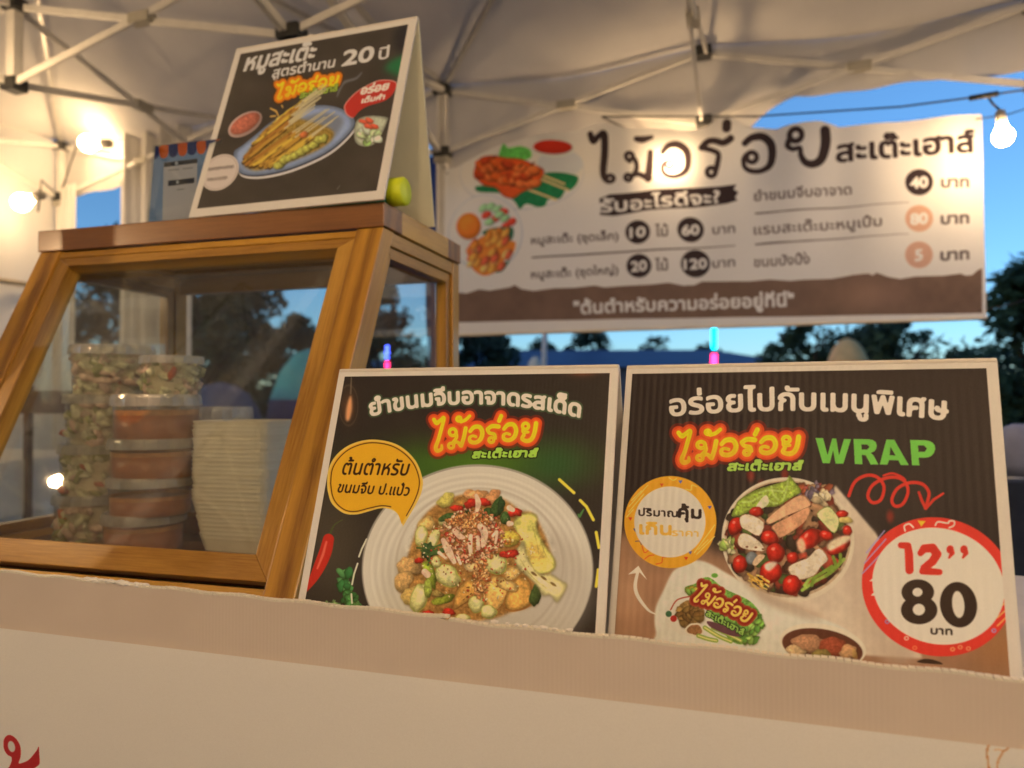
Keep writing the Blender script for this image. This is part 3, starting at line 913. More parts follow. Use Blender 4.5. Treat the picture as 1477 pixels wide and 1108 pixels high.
INN = [(95, 760), (108, 650), (165, 555), (260, 480), (400, 438), (550, 452), (665, 508), (755, 600), (800, 715), (798, 805), (760, 910), (700, 1020)]
LOW = [(95, 760), (110, 860), (150, 930), (220, 978), (300, 985), (400, 960), (500, 940), (575, 948)]
for L in (INN, LOW): c2.stroke([(x, y, 4.2) for x, y in catmull(L, 5, False)], 4, (74, 40, 22), soft=.4)
c2.text('ต้นตำหรับ', (180, 690), (705, 697), (2, -92), (52, 28, 18), bold=.35, shear=.25)
c2.text('ขนมจีบ ป.แป๋ว', (145, 832), (715, 860), (1, -66), (52, 28, 18), bold=.3, shear=.25)
c2.T = (0, 0, 1); c2.clip = None

# ---- card 3: the wrap
q3 = quad_px(CARD3)
c3 = Canvas(1080, 1040, q3, (204, 184, 172), (204, 184, 172))
i3 = inset(q3, .02, .022, .026, .03)
c3.poly(i3, (49, 38, 36), sm=False, soft=.4)
sl, m = c3.polymask(i3); c3.clip = np.zeros((c3.H, c3.W)); c3.clip[sl] = m
c3.poly([(850, 772), (900, 768), (1000, 778), (1040, 800), (1200, 820), (1500, 880), (1520, 1100), (850, 1100)], (150, 108, 84), soft=9, sm=False, tex=.1, ts=40)
glow(c3, 905, 855, 30, 60, (186, 140, 112), .6); glow(c3, 1440, 930, 60, 60, (150, 98, 60), .7)
glow(c3, 1085, 760, 30, 60, (84, 62, 50), .6)
for x, y in ((1083, 686), (1132, 684), (1098, 702), (1284, 745), (1440, 640)): c3.ell(x, y, 5, 8, (150, 44, 34), soft=4, a=.7)
# back of the tortilla behind the red badge
c3.poly([(1205, 700), (1262, 768), (1300, 830), (1330, 950), (1240, 945), (1180, 905), (1085, 862), (1120, 860)], (202, 178, 160), sm=False, soft=1.2, tex=.05, ts=12)
c3.poly([(1240, 760), (1300, 840), (1320, 950), (1270, 950), (1210, 820)], (178, 152, 136), soft=8, a=.6)
c3.ell(1136.6, 779, 96, 90, (206, 184, 164), rot=12)
c3.ell(1136, 777.5, 91, 84, (180, 150, 122), rot=12)
c3.ell(1136, 776.5, 88, 81, (56, 34, 28), rot=12, tex=.15, ts=4)
c3.T = (1020, 680, 5.833)
c3.flecks(680, 570, 490, 440, 170, 42, [(112, 44, 34), (74, 84, 40), (150, 108, 80), (96, 60, 44), (60, 44, 36), (150, 60, 44)], 21)
c3.flecks(900, 170, 130, 60, 40, 26, [(170, 84, 58), (200, 150, 110), (150, 70, 66), (120, 100, 116)], 3)
c3.poly([(205, 375), (240, 290), (270, 240), (400, 160), (560, 110), (670, 75), (690, 35), (745, 100), (790, 170), (700, 230), (600, 290), (520, 300), (420, 310), (330, 350), (260, 375)], (138, 152, 62), shade=3, tex=.3, ts=3)
for p in ([(680, 60), (670, 140), (640, 240)], [(540, 130), (560, 200), (600, 240)], [(300, 260), (380, 250), (470, 200)], [(500, 220), (540, 260), (590, 270)], [(440, 180), (520, 160), (640, 170)]):
    c3.stroke([(x, y, 8) for x, y in p], 7, (186, 196, 116), a=.7, soft=1, sm=True)
c3.poly([(410, 300), (490, 200), (520, 260), (470, 310)], (206, 196, 160))
tom, white = (186, 40, 28), (214, 190, 168)
def tomato(x, y, rx, ry, ro=0, sd=0):
    c3.ell(x, y, rx, ry, (128, 22, 18), rot=ro, irr=.1, seed=sd)
    c3.ell(x, y, rx * .93, ry * .93, tom, rot=ro, irr=.1, seed=sd, shade=.65)
    c3.ell(x - rx * .25, y - ry * .4, rx * .22, ry * .16, (236, 150, 130), rot=ro - 20, a=.7, soft=1)
def chick(pts, col=white, edge=(150, 104, 78)):
    c3.poly(pts, edge, k=3); mx = sum(p[0] for p in pts) / len(pts); my = sum(p[1] for p in pts) / len(pts)
    c3.poly([(mx + (x - mx) * .95, my + (y - my) * .94) for x, y in pts], col, k=3, tex=.06, ts=2)
tomato(240, 460, 62, 76, 20, 1); tomato(415, 340, 56, 44, 0, 2)
c3.flecks(970, 230, 60, 50, 16, 24, [(206, 176, 140), (220, 196, 160)], 6)
tomato(1135, 360, 50, 34, 0, 3); c3.ell(1160, 410, 60, 30, (204, 176, 106), irr=.2, seed=2, shade=.4); tomato(1180, 500, 40, 44, 0, 4)
chick([(275, 385), (350, 360), (480, 430), (440, 545), (340, 500), (285, 465)])
chick([(500, 405), (620, 300), (790, 195), (872, 262), (850, 300), (680, 370), (540, 440), (505, 440)], (212, 158, 124))
chick([(545, 460), (680, 385), (860, 295), (842, 400), (740, 490), (612, 560), (570, 510)], (208, 146, 112))
chick([(922, 355), (1012, 295), (1070, 340), (1112, 420), (1072, 522), (980, 440)], (204, 196, 140), (110, 130, 60))
c3.flecks(180, 620, 60, 60, 20, 22, [(150, 166, 84), (190, 190, 120), (206, 190, 150)], 11)
chick([(255, 600), (275, 530), (340, 525), (440, 590), (485, 650), (460, 676), (300, 650)])
for x, y in ((335, 635), (410, 640), (470, 655)): c3.ell(x, y, 11, 8, (110, 66, 44))
tomato(525, 560, 76, 62, 15, 5); tomato(575, 685, 76, 84, 0, 6); tomato(275, 780, 62, 74, 12, 7)
c3.ell(375, 730, 50, 54, (120, 120, 126), shade=.4, soft=1.5); chick([(380, 770), (430, 700), (490, 710), (430, 780), (400, 795)], (206, 170, 140))
tomato(535, 850, 96, 92, 20, 8); c3.poly([(480, 790), (540, 760), (590, 775), (520, 840)], (222, 190, 170), soft=1)
tomato(720, 730, 50, 52, 0, 9); tomato(860, 570, 108, 74, -35, 10); c3.poly([(755, 590), (800, 560), (830, 640), (800, 690), (765, 650)], (220, 160, 130), soft=1)
tomato(1000, 540, 60, 40, 20, 12)
tomato(1110, 625, 110, 60, -35, 11); c3.poly([(1010, 620), (1090, 560), (1190, 540), (1200, 580), (1100, 640), (1030, 670)], (214, 186, 156), soft=1)
for p in ([(800, 1000), (900, 930), (1040, 850), (1150, 740)], [(820, 960), (880, 880), (900, 850)], [(1060, 720), (1080, 800), (1020, 840)], [(880, 960), (900, 900), (960, 860), (1050, 800)], [(1120, 700), (1110, 780), (1000, 880)]):
    c3.stroke([(x, y, 14) for x, y in p], 12, q.choice([(116, 136, 52), (146, 162, 74), (90, 112, 44)]), sm=True, soft=.8)
chick([(680, 805), (800, 745), (850, 725), (945, 640), (1022, 735), (960, 800), (900, 880), (775, 915), (710, 880)])
tomato(712, 955, 80, 84, -20, 13)
for k in range(26):
    x, y = 340 + q.uniform(0, 150), 860 + q.uniform(0, 110)
    c3.stroke([(x, y, 7), (x + q.uniform(20, 60), y + q.uniform(10, 50), 6)], 6, q.choice([(218, 172, 74), (200, 146, 56), (226, 190, 106)]))
food = blur((np.hypot((c3.PX - 1136) / 92, (c3.PY - 778) / 85) < 1).astype(float), 3)
nz = vnoise(c3.PX, c3.PY, 8, 41) * .5 + vnoise(c3.PX, c3.PY, 3, 42) * .3 + vnoise(c3.PX, c3.PY, 1.2, 43) * .2
c3.img = np.clip(c3.img * (1 + (.42 * (nz - .5) * food)[..., None]), 0, 1)
# second tortilla with the paper label
c3.T = (890, 680, 4.26)
c3.poly([(235, 850), (290, 720), (340, 620), (400, 580), (470, 548), (560, 562), (700, 640), (860, 730), (1000, 800), (1200, 880), (1420, 980), (1490, 1100), (1300, 1180), (300, 1120), (240, 990)], (208, 194, 180), soft=1, tex=.04, ts=10)
c3.poly([(760, 640), (1000, 790), (1250, 890), (1180, 900), (900, 800)], (150, 116, 96), soft=4, a=.6)
c3.ell(1265, 1070, 268, 130, (214, 196, 176), rot=10); c3.ell(1262, 1082, 250, 112, (90, 50, 36), rot=10)
for x, y, rx, ry, cl in ((1180, 1060, 110, 60, (170, 120, 90)), (1330, 1080, 90, 60, (150, 70, 48)), (1420, 1110, 60, 40, (190, 140, 100)), (1250, 1130, 60, 40, (130, 110, 60)), (1100, 1110, 60, 40, (196, 160, 120))):
    c3.ell(x, y, rx, ry, cl, irr=.25, seed=x, shade=.5, tex=.2)
c3.poly([(420, 740), (480, 690), (560, 650), (660, 720), (820, 800), (890, 900), (870, 980), (780, 1060), (700, 1040), (620, 950)], (110, 150, 66), tex=.4, ts=3)
c3.flecks(800, 960, 90, 90, 50, 20, [(120, 160, 70), (150, 184, 90), (90, 130, 56)], 13)
c3.flecks(470, 740, 60, 40, 20, 16, [(70, 110, 50), (180, 160, 60), (110, 140, 60)], 14)
c3.ell(440, 890, 150, 120, (206, 190, 176), irr=.1, seed=4); c3.stroke([(330, 850, 4), (370, 790, 4), (450, 768, 4)], 3, (150, 60, 44), sm=True)
c3.ell(450, 880, 92, 74, (140, 104, 58), rot=30, irr=.2, seed=8, tex=.3, shade=.4); c3.flecks(440, 870, 70, 50, 30, 14, [(150, 112, 60), (120, 84, 46)], 3)
c3.ell(478, 972, 52, 44, (210, 190, 170), irr=.15, seed=2); c3.ell(478, 974, 42, 34, (140, 94, 60), irr=.15, seed=2, tex=.2)
for p in ([(540, 960), (620, 1010), (700, 1045)], [(500, 1010), (560, 1030), (610, 1040)], [(590, 960), (680, 1000), (760, 1040)]):
    c3.stroke([(x, y, 13) for x, y in p], 12, (130, 150, 62), sm=True); c3.stroke([(x, y, 5) for x, y in p], 4, (206, 190, 120), sm=True)
c3.poly([(560, 920), (700, 960), (760, 1010), (700, 1010), (580, 960)], (96, 58, 66))
c3.ell(318, 876, 19, 19, (52, 84, 56)); c3.ell(348, 905, 20, 20, (160, 40, 34))
c3.ell(600, 640, 20, 14, (100, 150, 60))
logo(c3, (1011.5, 839.5), (1086, 885), (1001.5, 868), rings=((10, (150, 60, 40), 1), (6, (130, 32, 26), 1)), top=(235, 196, 100), bot=(222, 186, 90))
c3.text('สะเต๊ะเฮาส์', (545, 885), (775, 1010), (8, -30), (140, 170, 80), bold=.35, outline=((1.0, (34, 48, 26)),))
# orange badge
c3.ell(328, 312, 283, 283, (222, 150, 44), soft=.5)
for k, (x0, y0, x1, y1) in enumerate([(75, 215, 190, 85), (72, 250, 165, 140), (90, 180, 150, 120), (490, 510, 600, 400), (500, 480, 560, 420), (475, 500, 600, 330), (60, 280, 100, 235)]):
    c3.stroke([(x0, y0, 3), (x1, y1, 3)], 3, (238, 196, 110), a=.8)
for x, y, cl in ((390, 65, (84, 96, 170)), (570, 222, (84, 84, 170)), (275, 84, (200, 80, 40)), (82, 292, (206, 70, 40)), (425, 535, (206, 60, 40)), (450, 500, (90, 96, 160)), (112, 360, (70, 70, 110))):
    c3.poly([(x - 13, y - 9), (x + 13, y - 9), (x, y + 12)], cl, sm=False)
for p in ([(425, 110), (455, 115), (460, 85), (490, 95)], [(240, 570), (275, 560), (280, 530), (300, 528)], [(170, 540), (195, 520), (225, 515)], [(115, 430), (140, 430), (150, 450)], [(155, 460), (170, 500), (200, 480)], [(320, 40), (345, 55), (365, 45)]):
    c3.stroke([(x, y, 3.5) for x, y in p], 3, q.choice([(206, 84, 40), (236, 190, 90), (120, 80, 90)]), sm=True, a=.85)
c3.ell(325, 311, 219, 218, (212, 196, 188), soft=.5)
c3.text('ปริมาณ', (133, 272), (372, 281), (0, -36), (48, 34, 32), bold=.55)
c3.text('คุ้ม', (378, 282), (516, 290), (0, -54), (48, 34, 32), bold=.9)
c3.text('เกิน', (140, 384), (332, 390), (0, -56), (224, 162, 66), bold=.9)
c3.text('ราคา', (338, 396), (500, 402), (0, -32), (224, 172, 92), bold=.4)
c3.stroke([(238, 878, 3), (190, 850, 8), (130, 770, 11), (112, 700, 11), (130, 612, 9)], 8, (214, 196, 180), sm=True)
c3.poly([(68, 634), (132, 580), (186, 668), (140, 622)], (214, 196, 180), sm=False)
# headings
c3.T = (0, 0, 1)
c3.text('อร่อยไปกับเมนูพิเศษ', (967, 600), (1366, 606), (-1.4, -23), (218, 204, 194), up1=(1.4, -26), bold=1.5, arc=11)
logo(c3, (976, 622), (1153.5, 629.5), (986, 669))
c3.text('สะเต๊ะเฮาส์', (1049, 679), (1156, 678), (.8, -10), (158, 184, 80), bold=.8, outline=((1.3, (22, 26, 14)),), shear=.12)
# WRAP in heavy block capitals (crop 960,600,3.517)
c3.T = (960, 600, 3.517)
GR = (108, 176, 72)
W_ = [(760, 112), (799, 113), (822, 198), (845, 115), (866, 115), (880, 200), (905, 117), (941, 118), (902, 243), (862, 243), (850, 175), (833, 241), (797, 240)]
c3.poly(W_, GR, sm=False)
c3.poly([(953, 117), (1033, 119), (1052, 123), (1066, 133), (1072, 150), (1069, 167), (1060, 180), (1042, 188), (1055, 200), (1080, 247), (1040, 247), (1015, 200), (996, 198), (999, 246), (960, 245)], GR, sm=False)
c3.poly([(993, 145), (1022, 146), (1034, 158), (1022, 171), (995, 171)], (49, 38, 36), sm=False)
c3.poly([(1120, 120), (1160, 121), (1234, 250), (1193, 250), (1181, 226), (1134, 225), (1125, 248), (1086, 247)], GR, sm=False)
c3.poly([(1141, 158), (1167, 201), (1137, 200)], (49, 38, 36), sm=False)
c3.poly([(1240, 122), (1318, 124), (1340, 128), (1356, 137), (1366, 151), (1368, 168), (1362, 187), (1350, 202), (1335, 210), (1316, 213), (1284, 212), (1288, 252), (1250, 251)], GR, sm=False)
c3.poly([(1280, 150), (1310, 151), (1326, 165), (1315, 182), (1283, 183)], (49, 38, 36), sm=False)
RD = (196, 50, 40)
c3.stroke([(x, y, 8.5) for x, y in [(930, 405), (960, 335), (1020, 302), (1075, 312), (1108, 360), (1092, 425), (1050, 440), (1026, 405), (1050, 352), (1110, 318), (1170, 312), (1215, 335), (1230, 385), (1205, 445), (1165, 458), (1148, 425), (1175, 370), (1235, 340), (1300, 345), (1335, 385), (1330, 430), (1318, 468)]], 8, RD, sm=True)
c3.stroke([(1285, 388, 7), (1300, 430, 8), (1320, 470, 8), (1360, 425, 7), (1408, 394, 6)], 7, RD)
c3.stroke([(1105, 303, 5), (1150, 292, 6), (1200, 310, 5), (1218, 325, 3)], 5, RD, sm=True)
# red price badge
c3.T = (1230, 740, 5.037)
c3.ell(617, 537, 556, 500, (206, 54, 44), rot=18, soft=.5)
glow(c3, 1450, 880, 28, 60, (206, 100, 50), .0)
for k in range(3):
    c3.stroke([(70 + 15 * k, 440 - 75 * k, 5), (250 - 30 * k + 20 * k, 170 + 60 * (2 - k) - 40, 5)], 5, (164, 140, 186), a=.9)
    c3.stroke([(1050, 790 - 60 * k + 30, 5), (1190, 655 - 50 * k + 30, 5)], 5, (224, 170, 90), a=.9)
c3.stroke([(x, y, 6) for x, y in [(380, 130), (375, 95), (410, 80), (440, 105)]], 6, (220, 190, 176), sm=True)
c3.stroke([(x, y, 6) for x, y in [(600, 90), (620, 65), (690, 75), (700, 60), (735, 60), (735, 90), (700, 108)]], 6, (220, 190, 176), sm=True)
c3.poly([(470, 55), (530, 60), (497, 100)], (222, 170, 50), sm=False)
for x, y, cl in ((250, 790, (150, 120, 170)), (1025, 855, (150, 130, 180)), (780, 975, (226, 130, 90)), (840, 985, (226, 130, 90)), (725, 990, (226, 140, 90)), (450, 980, (226, 110, 70)), (390, 910, (226, 170, 150))):
    c3.ell(x, y, 18, 16, cl, inner=.5, soft=.4)
c3.ell(622, 532, 486, 418, (212, 196, 182), rot=18, soft=.5)
c3.poly([(150, 470), (120, 495), (160, 500)], (212, 196, 182), sm=False); c3.poly([(170, 560), (130, 600), (185, 605)], (212, 196, 182), sm=False)
c3.stroke([(350, 235, 22), (400, 240, 26), (408, 300, 30), (412, 415, 30)], 20, RD)
c3.stroke([(492, 292, 22), (520, 258, 30), (580, 255, 32), (612, 300, 32), (580, 352, 30), (520, 400, 28), (505, 425, 22), (560, 425, 26), (630, 430, 22)], 20, RD)
for x in (0, 100):
    c3.stroke([(705 + x, 270, 24)], 20, RD); c3.stroke([(708 + x, 262, 26), (722 + x, 290, 18), (700 + x, 325, 8)], 10, RD)
BK = (52, 36, 30)
c3.ell(472, 575, 118, 92, BK, rot=0); c3.ell(482, 705, 132, 104, BK, rot=0)
c3.ell(470, 576, 36, 32, (212, 196, 182)); c3.ell(480, 702, 44, 42, (212, 196, 182))
c3.ell(768, 667, 134, 166, BK, rot=-10); c3.ell(766, 665, 44, 98, (212, 196, 182), rot=-6)
c3.text('บาท', (567, 880), (722, 888), (0, -44), (56, 42, 36), bold=.6)
c3.poly([(470, 1085), (520, 1060), (600, 1070), (650, 1100)], (60, 40, 30)); c3.poly([(0, 985), (20, 1000), (35, 1055), (0, 1050)], (190, 150, 80), a=.5)
c3.T = (0, 0, 1); c3.clip = None
# ---- hanging menu banner
BY = R_(18.3)
_bs = 1.17
B_TR = at(1420, 163, 2.84 * _bs); B_BL = at(655, 473, 3.54 * _bs)
bR, bN = axes(BY)
B_BR = on_plane(1422, 461, B_TR, bN); B_BL = on_plane(640, 474, B_TR, bN)
BW = (B_BR - B_BL).length
BH = B_TR.z - B_BR.z
BHH = BH * 1.32                                      # canvas reaches above the right corner for the die-cut letters
B_O = V(B_BR.x, B_BR.y, B_BR.z) - bR * BW; 
bquad = [B_O + UP * BHH, B_O + bR * BW + UP * BHH, B_O + bR * BW, B_O]
qb = [project(p) for p in bquad]
cb = Canvas(1700, 880, qb, (190, 171, 145), (206, 186, 158))
nz = vnoise(cb.PX, cb.PY, 90, 2) * .7 + vnoise(cb.PX, cb.PY, 30, 4) * .3
cb.img *= (1 + .05 * (nz - .5))[..., None]
INK, BRN = (48, 34, 30), (106, 78, 58)
# food drawings (crop 640,190,5.038)
cb.T = (640, 190, 5.038)
cb.ell(565, 300, 462, 268, (176, 160, 140), soft=1.5); cb.ell(565, 296, 455, 262, (204, 186, 162), soft=1.5)
cb.ell(850, 240, 170, 100, (184, 172, 156), soft=2)
cb.poly([(232, 400), (330, 395), (400, 420), (480, 470), (560, 440), (690, 380), (740, 310), (860, 302), (975, 330), (972, 385), (925, 430), (890, 430), (850, 490), (765, 500), (745, 540), (690, 552), (600, 525), (550, 560), (510, 505), (430, 450), (260, 440)], (34, 104, 56), tex=.12, ts=4)
for a_, b_ in (((560, 400), (820, 500)), ((640, 320), (910, 430)), ((690, 310), (880, 385))):
    cb.stroke([(*a_, 9), (*b_, 8)], 8, (206, 160, 100))
cb.poly([(405, 170), (440, 85), (470, 120), (560, 110), (635, 140), (630, 200), (500, 210), (415, 190)], (92, 164, 66), tex=.2)
SAT = [(215, 300), (255, 205), (340, 178), (450, 190), (560, 200), (655, 240), (735, 290), (690, 375), (640, 410), (560, 445), (500, 482), (430, 465), (380, 410), (300, 395), (240, 345)]
cb.poly(SAT, (186, 70, 28), shade=2, tex=.1)
q = random.Random(9)
for k in range(30):
    t = k / 29
    x, y = 270 + 400 * t + q.uniform(-20, 20), 260 + 80 * t + q.choice((-45, 0, 50)) + q.uniform(-12, 12)
    cb.ell(x, y, 50, 30, q.choice([(206, 84, 32), (220, 100, 44), (170, 58, 26)]), rot=q.uniform(-20, 50), irr=.2, seed=k, shade=.5)
for x, y in ((370, 190), (380, 275), (560, 250), (650, 240), (500, 385)): cb.ell(x, y, 22, 8, (110, 44, 22), rot=-40)
cb.ell(800, 122, 152, 70, (196, 184, 164)); cb.ell(797, 117, 138, 50, (186, 44, 24), shade=.2)
cb.ell(300, 735, 272, 276, (160, 150, 136), soft=2.5, a=.8); cb.ell(298, 730, 262, 264, (208, 192, 170), soft=1.5)
cb.ell(178, 685, 92, 96, (222, 112, 36), shade=.35, tex=.06)
for x, y, cl in ((290, 555, 0), (340, 545, 0), (385, 560, 0), (310, 605, 1), (370, 630, 1), (430, 580, 1), (440, 625, 0), (450, 680, 1), (490, 650, 1), (330, 655, 0), (400, 600, 0)):
    cb.ell(x, y, 38, 24, ((150, 180, 116), (212, 66, 42))[cl], rot=-35 + 10 * cl, irr=.15, seed=x, shade=.4)
cb.poly([(280, 740), (340, 700), (440, 690), (500, 700), (490, 780), (420, 790)], (50, 92, 58)); cb.poly([(360, 1010), (470, 930), (440, 990), (400, 1020)], (50, 92, 58))
cb.poly([(165, 845), (280, 760), (420, 705), (450, 780), (515, 800), (500, 880), (440, 930), (380, 1010), (290, 1045), (210, 1000), (180, 920)], (206, 112, 42), tex=.1)
for k in range(34):
    x, y = 330 + q.uniform(-140, 150), 870 + q.uniform(-150, 140)
    if abs((x - 330) + (y - 870)) > 200: continue
    cb.ell(x, y, 42, 22, q.choice([(232, 140, 56), (222, 120, 44), (240, 160, 80), (200, 84, 50)]), rot=-55, irr=.15, seed=k, shade=.5)
cb.stroke([(55, 215, 10), (115, 190, 12), (170, 180, 10), (180, 172, 9)], 8, (34, 46, 92)); 
# title (crop 840,170,3.887)
cb.T = (840, 170, 3.887)
TI = [[(48, 98, 13), (66, 138, 15), (95, 110, 12), (125, 98, 16), (128, 200, 16), (120, 300, 15), (128, 345, 12), (150, 362, 9), (174, 352, 8), (174, 332, 8), (155, 325, 7), (140, 338, 8)],
      ring(262, 212, 20, 16), [(280, 215, 10), (299, 245, 10), (300, 290, 10), (270, 330, 9)], [(245, 225, 8), (262, 240, 9)], ring(256, 332, 17, 16), [(275, 325, 8), (310, 312, 10), (345, 325, 13), (372, 337, 17)], [(380, 190, 13), (376, 260, 17), (368, 338, 18)],
      [(300, 112, 12), (335, 116, 16), (385, 104, 9)],
      [(450, 190, 12), (480, 155, 14), (530, 145, 17), (578, 175, 18), (592, 230, 15), (580, 290, 13), (530, 325, 10), (480, 325, 9), (452, 300, 9), (450, 265, 9), (466, 246, 8)], ring(487, 260, 19, 12),
      [(668, 162, 15), (700, 130, 14), (740, 125, 14), (790, 138, 15), (832, 113, 16)], [(680, 165, 12), (730, 180, 11), (762, 202, 11), (755, 260, 12), (745, 300, 11)], ring(722, 300, 24, 20),
      [(810, 32, 22), (808, 56, 22)],
      [(910, 138, 14), (950, 106, 16), (1010, 100, 19), (1055, 140, 20), (1065, 200, 19), (1050, 262, 16), (1000, 292, 11), (945, 292, 11), (910, 270, 10), (904, 228, 10), (918, 200, 8)], ring(950, 215, 28, 20),
      ring(1195, 102, 34, 24), [(1160, 125, 13), (1150, 160, 12), (1180, 180, 10), (1218, 174, 9), (1224, 215, 12), (1250, 255, 16), (1295, 264, 18), (1340, 232, 21), (1362, 150, 25), (1360, 78, 25)]]
cb.stroke([catmull(t_, 5, False) if len(t_) > 2 else t_ for t_ in TI], 10, INK, soft=.8, grow=.9)
cb.T = (0, 0, 1)
cb.text('สะเต๊ะเฮาส์', (1207, 234), (1405, 219), (-.8, -23), INK, bold=1.4)
# brush strip
cb.poly([(865, 288), (880, 281), (943, 274), (1038, 268), (1062, 265), (1058, 272), (1065, 276), (1060, 284), (1064, 288), (1048, 293), (1000, 299), (930, 304), (885, 312), (866, 311), (868, 300)], INK, sm=False)
cb.text('รับอะไรดีจะ?', (868, 307), (1038, 291), (-.8, -14), (206, 188, 164), bold=1.0)
def circ(x, y, r, col, txt, h, dx):
    cb.ell(x, y, r, r * .95, col, soft=.8)
    cb.text(txt, (x - dx, y + h / 2 + 1), (x + dx, y + h / 2 - 1), (-.3, -h), (212, 196, 174), bold=.7, hx=.72)
for yy, lab, n, nx, b2, t2 in ((353, 'หมูสะเต๊ะ (ชุดเล็ก)', '10', 920, 996, '60'), (402, 'หมูสะเต๊ะ (ชุดใหญ่)', '20', 922, 1003, '120')):
    cb.text(lab, (767, yy), (892, yy - 7), (-.5, -9), (84, 68, 58), bold=.5)
    circ(nx, yy - 18, 18, INK, n, 15, 11)
    cb.text('ไม้', (946, yy - 11), (964, yy - 12), (-.5, -12), (84, 68, 58), bold=.6)
    circ(b2, yy - 22, 19 if t2 == '60' else 21, INK, t2, 15, 12 if t2 == '60' else 16)
    cb.text('บาท', (1028, yy - 16), (1060, yy - 18), (-.5, -10), (90, 74, 64), bold=.5)
cb.stroke([(768, 372, 1.0), (850, 367, 1.3), (960, 360, 1.1), (1060, 354, .6)], 1, (84, 68, 58), soft=.6)
for yy, lab, x1, cl, n in ((289, 'ยำขนมจีบอาจาด', 1228, INK, '40'), (338, 'แรบสะเต๊ะมะหมูเบิ้ม', 1271, (186, 136, 100), '80'), (385, 'ขนมปังปิ้ง', 1168, (180, 132, 100), '5')):
    k = (x1 - 1088)
    cb.text(lab, (1088, yy), (x1, yy - k * .062), (-.5, -11), (96, 78, 66), bold=.6)
    cy_ = {289: 264, 338: 316, 385: 368}[yy]
    circ(1325, cy_, 20, cl, n, 16, 12 if len(n) == 2 else 5)
    cb.text('บาท', (1357, cy_ + 8), (1397, cy_ + 6), (-.2, -12), (88, 72, 62), bold=.7)
for y0, y1 in ((307, 293), (352, 338)):
    q = random.Random(y0)
    cb.stroke([(1090 + 220 * t / 12, y0 + (y1 - y0) * t / 12 + q.uniform(-.4, .4), 1.3 * (1 - t / 15) * q.uniform(.8, 1.2)) for t in range(13)], 1, (84, 66, 56), soft=.6)
# torn brown band
top = [(600, 426), (661, 422), (672, 423), (690, 417), (705, 419), (735, 414), (742, 411), (752, 417), (770, 420), (800, 416), (830, 415), (858, 412), (872, 415), (900, 413), (940, 411), (965, 408), (985, 412), (1002, 411), (1012, 406), (1080, 406), (1110, 403), (1140, 405), (1160, 403), (1200, 402), (1230, 397), (1252, 395), (1258, 398), (1264, 394), (1280, 400), (1298, 403), (1320, 399), (1360, 398), (1386, 395), (1392, 398), (1402, 397), (1410, 390), (1416, 387)]
cb.poly(top + [(1416, 452), (1100, 457), (800, 462), (600, 466)], BRN, sm=False, tex=.07, ts=25)
glow(cb, 1250, 425, 60, 30, (160, 116, 84), .5)  # glare on the band, painted into the print
cb.text('"ต้นตำหรับความอร่อยอยู่ที่นี่"', (828, 453), (1145, 441), (-.5, -14), (208, 192, 170), bold=.9)
for x, y in ((1106, 423), (1137, 421)): cb.stroke([(x, y, 1.6), (x, y + 4, 1.6)], 1, (208, 192, 170))
for x, y in ((1254, 314), (1160, 364)): cb.stroke([(x, y, 1.1), (x + 2, y + 3, 1.1)], 1, (96, 78, 66))
# ==================================================================== materials of the place
m_alu = plain('aluminium', (.62, .60, .56), rough=.35, var=.08, scale=20, metallic=.55)
m_steelw = plain('white_steel', (.72, .70, .66), rough=.4, var=.06, scale=14)
m_joint = plain('black_nylon', (.025, .025, .025), rough=.45, var=.2)
m_bracket = plain('grey_bracket', (.42, .40, .34), rough=.5, var=.1)
m_canvas = plain('tent_fabric', (.64, .62, .59), rough=.75, var=.05, scale=2.2, bump=.006, bscale=5, trans=.08)
m_curtain = plain('side_fabric', (.76, .74, .70), rough=.8, var=.05, scale=3, bump=.01, bscale=6, trans=.15, stretch=(1, 1, .35))
PINE, PINED = (.60, .325, .042, 1), (.20, .075, .009, 1)
m_pine = wood('varnished_pine', PINE, PINED)
m_pine_light = wood('varnished_pine_light', (.72, .43, .08, 1), (.32, .145, .018, 1))
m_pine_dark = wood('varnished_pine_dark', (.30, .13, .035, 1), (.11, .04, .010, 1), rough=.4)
m_glass = clear('glass_pane', (.93, .95, .93, 1), gloss=.03, haze=.035, hazecol=(.85, .75, .6, 1))
m_white = plain('coroplast_white', (.78, .75, .70), rough=.45, var=.03, scale=5)
m_back = plain('coroplast_back', (.86, .85, .70), rough=.5, var=.04, scale=5, trans=.25)
m_cloth = plain('tablecloth_white', (.72, .70, .67), rough=.8, var=.06, scale=4, bump=.004)
m_tabletop = plain('counter_top', (.55, .50, .44), rough=.5, var=.1, scale=6)

# ==================================================================== ground and far world
def grid(name, x0, x1, y0, y1, nx, ny, zf, mat, kind='structure'):
    vs = [(x0 + (x1 - x0) * i / nx, y0 + (y1 - y0) * j / ny, zf(x0 + (x1 - x0) * i / nx, y0 + (y1 - y0) * j / ny)) for j in range(ny + 1) for i in range(nx + 1)]
    fs = [[j * (nx + 1) + i, j * (nx + 1) + i + 1, (j + 1) * (nx + 1) + i + 1, (j + 1) * (nx + 1) + i] for j in range(ny) for i in range(nx)]
    o = mesh_from(name, vs, fs, mat)
    return tag(o, kind=kind)
m_asph = plain('asphalt', (.05, .05, .052), rough=.85, var=.35, scale=3, bump=.006, bscale=120)
m_grass = plain('grass_far', (.035, .055, .025), rough=.95, var=.4, scale=.6, bump=.05, bscale=20)
grid('ground', -400, 400, -60, 500, 4, 4, lambda x, y: -.02, m_grass)
grid('pavement', -14, 14, -9, 13, 4, 4, lambda x, y: 0.0, m_asph)

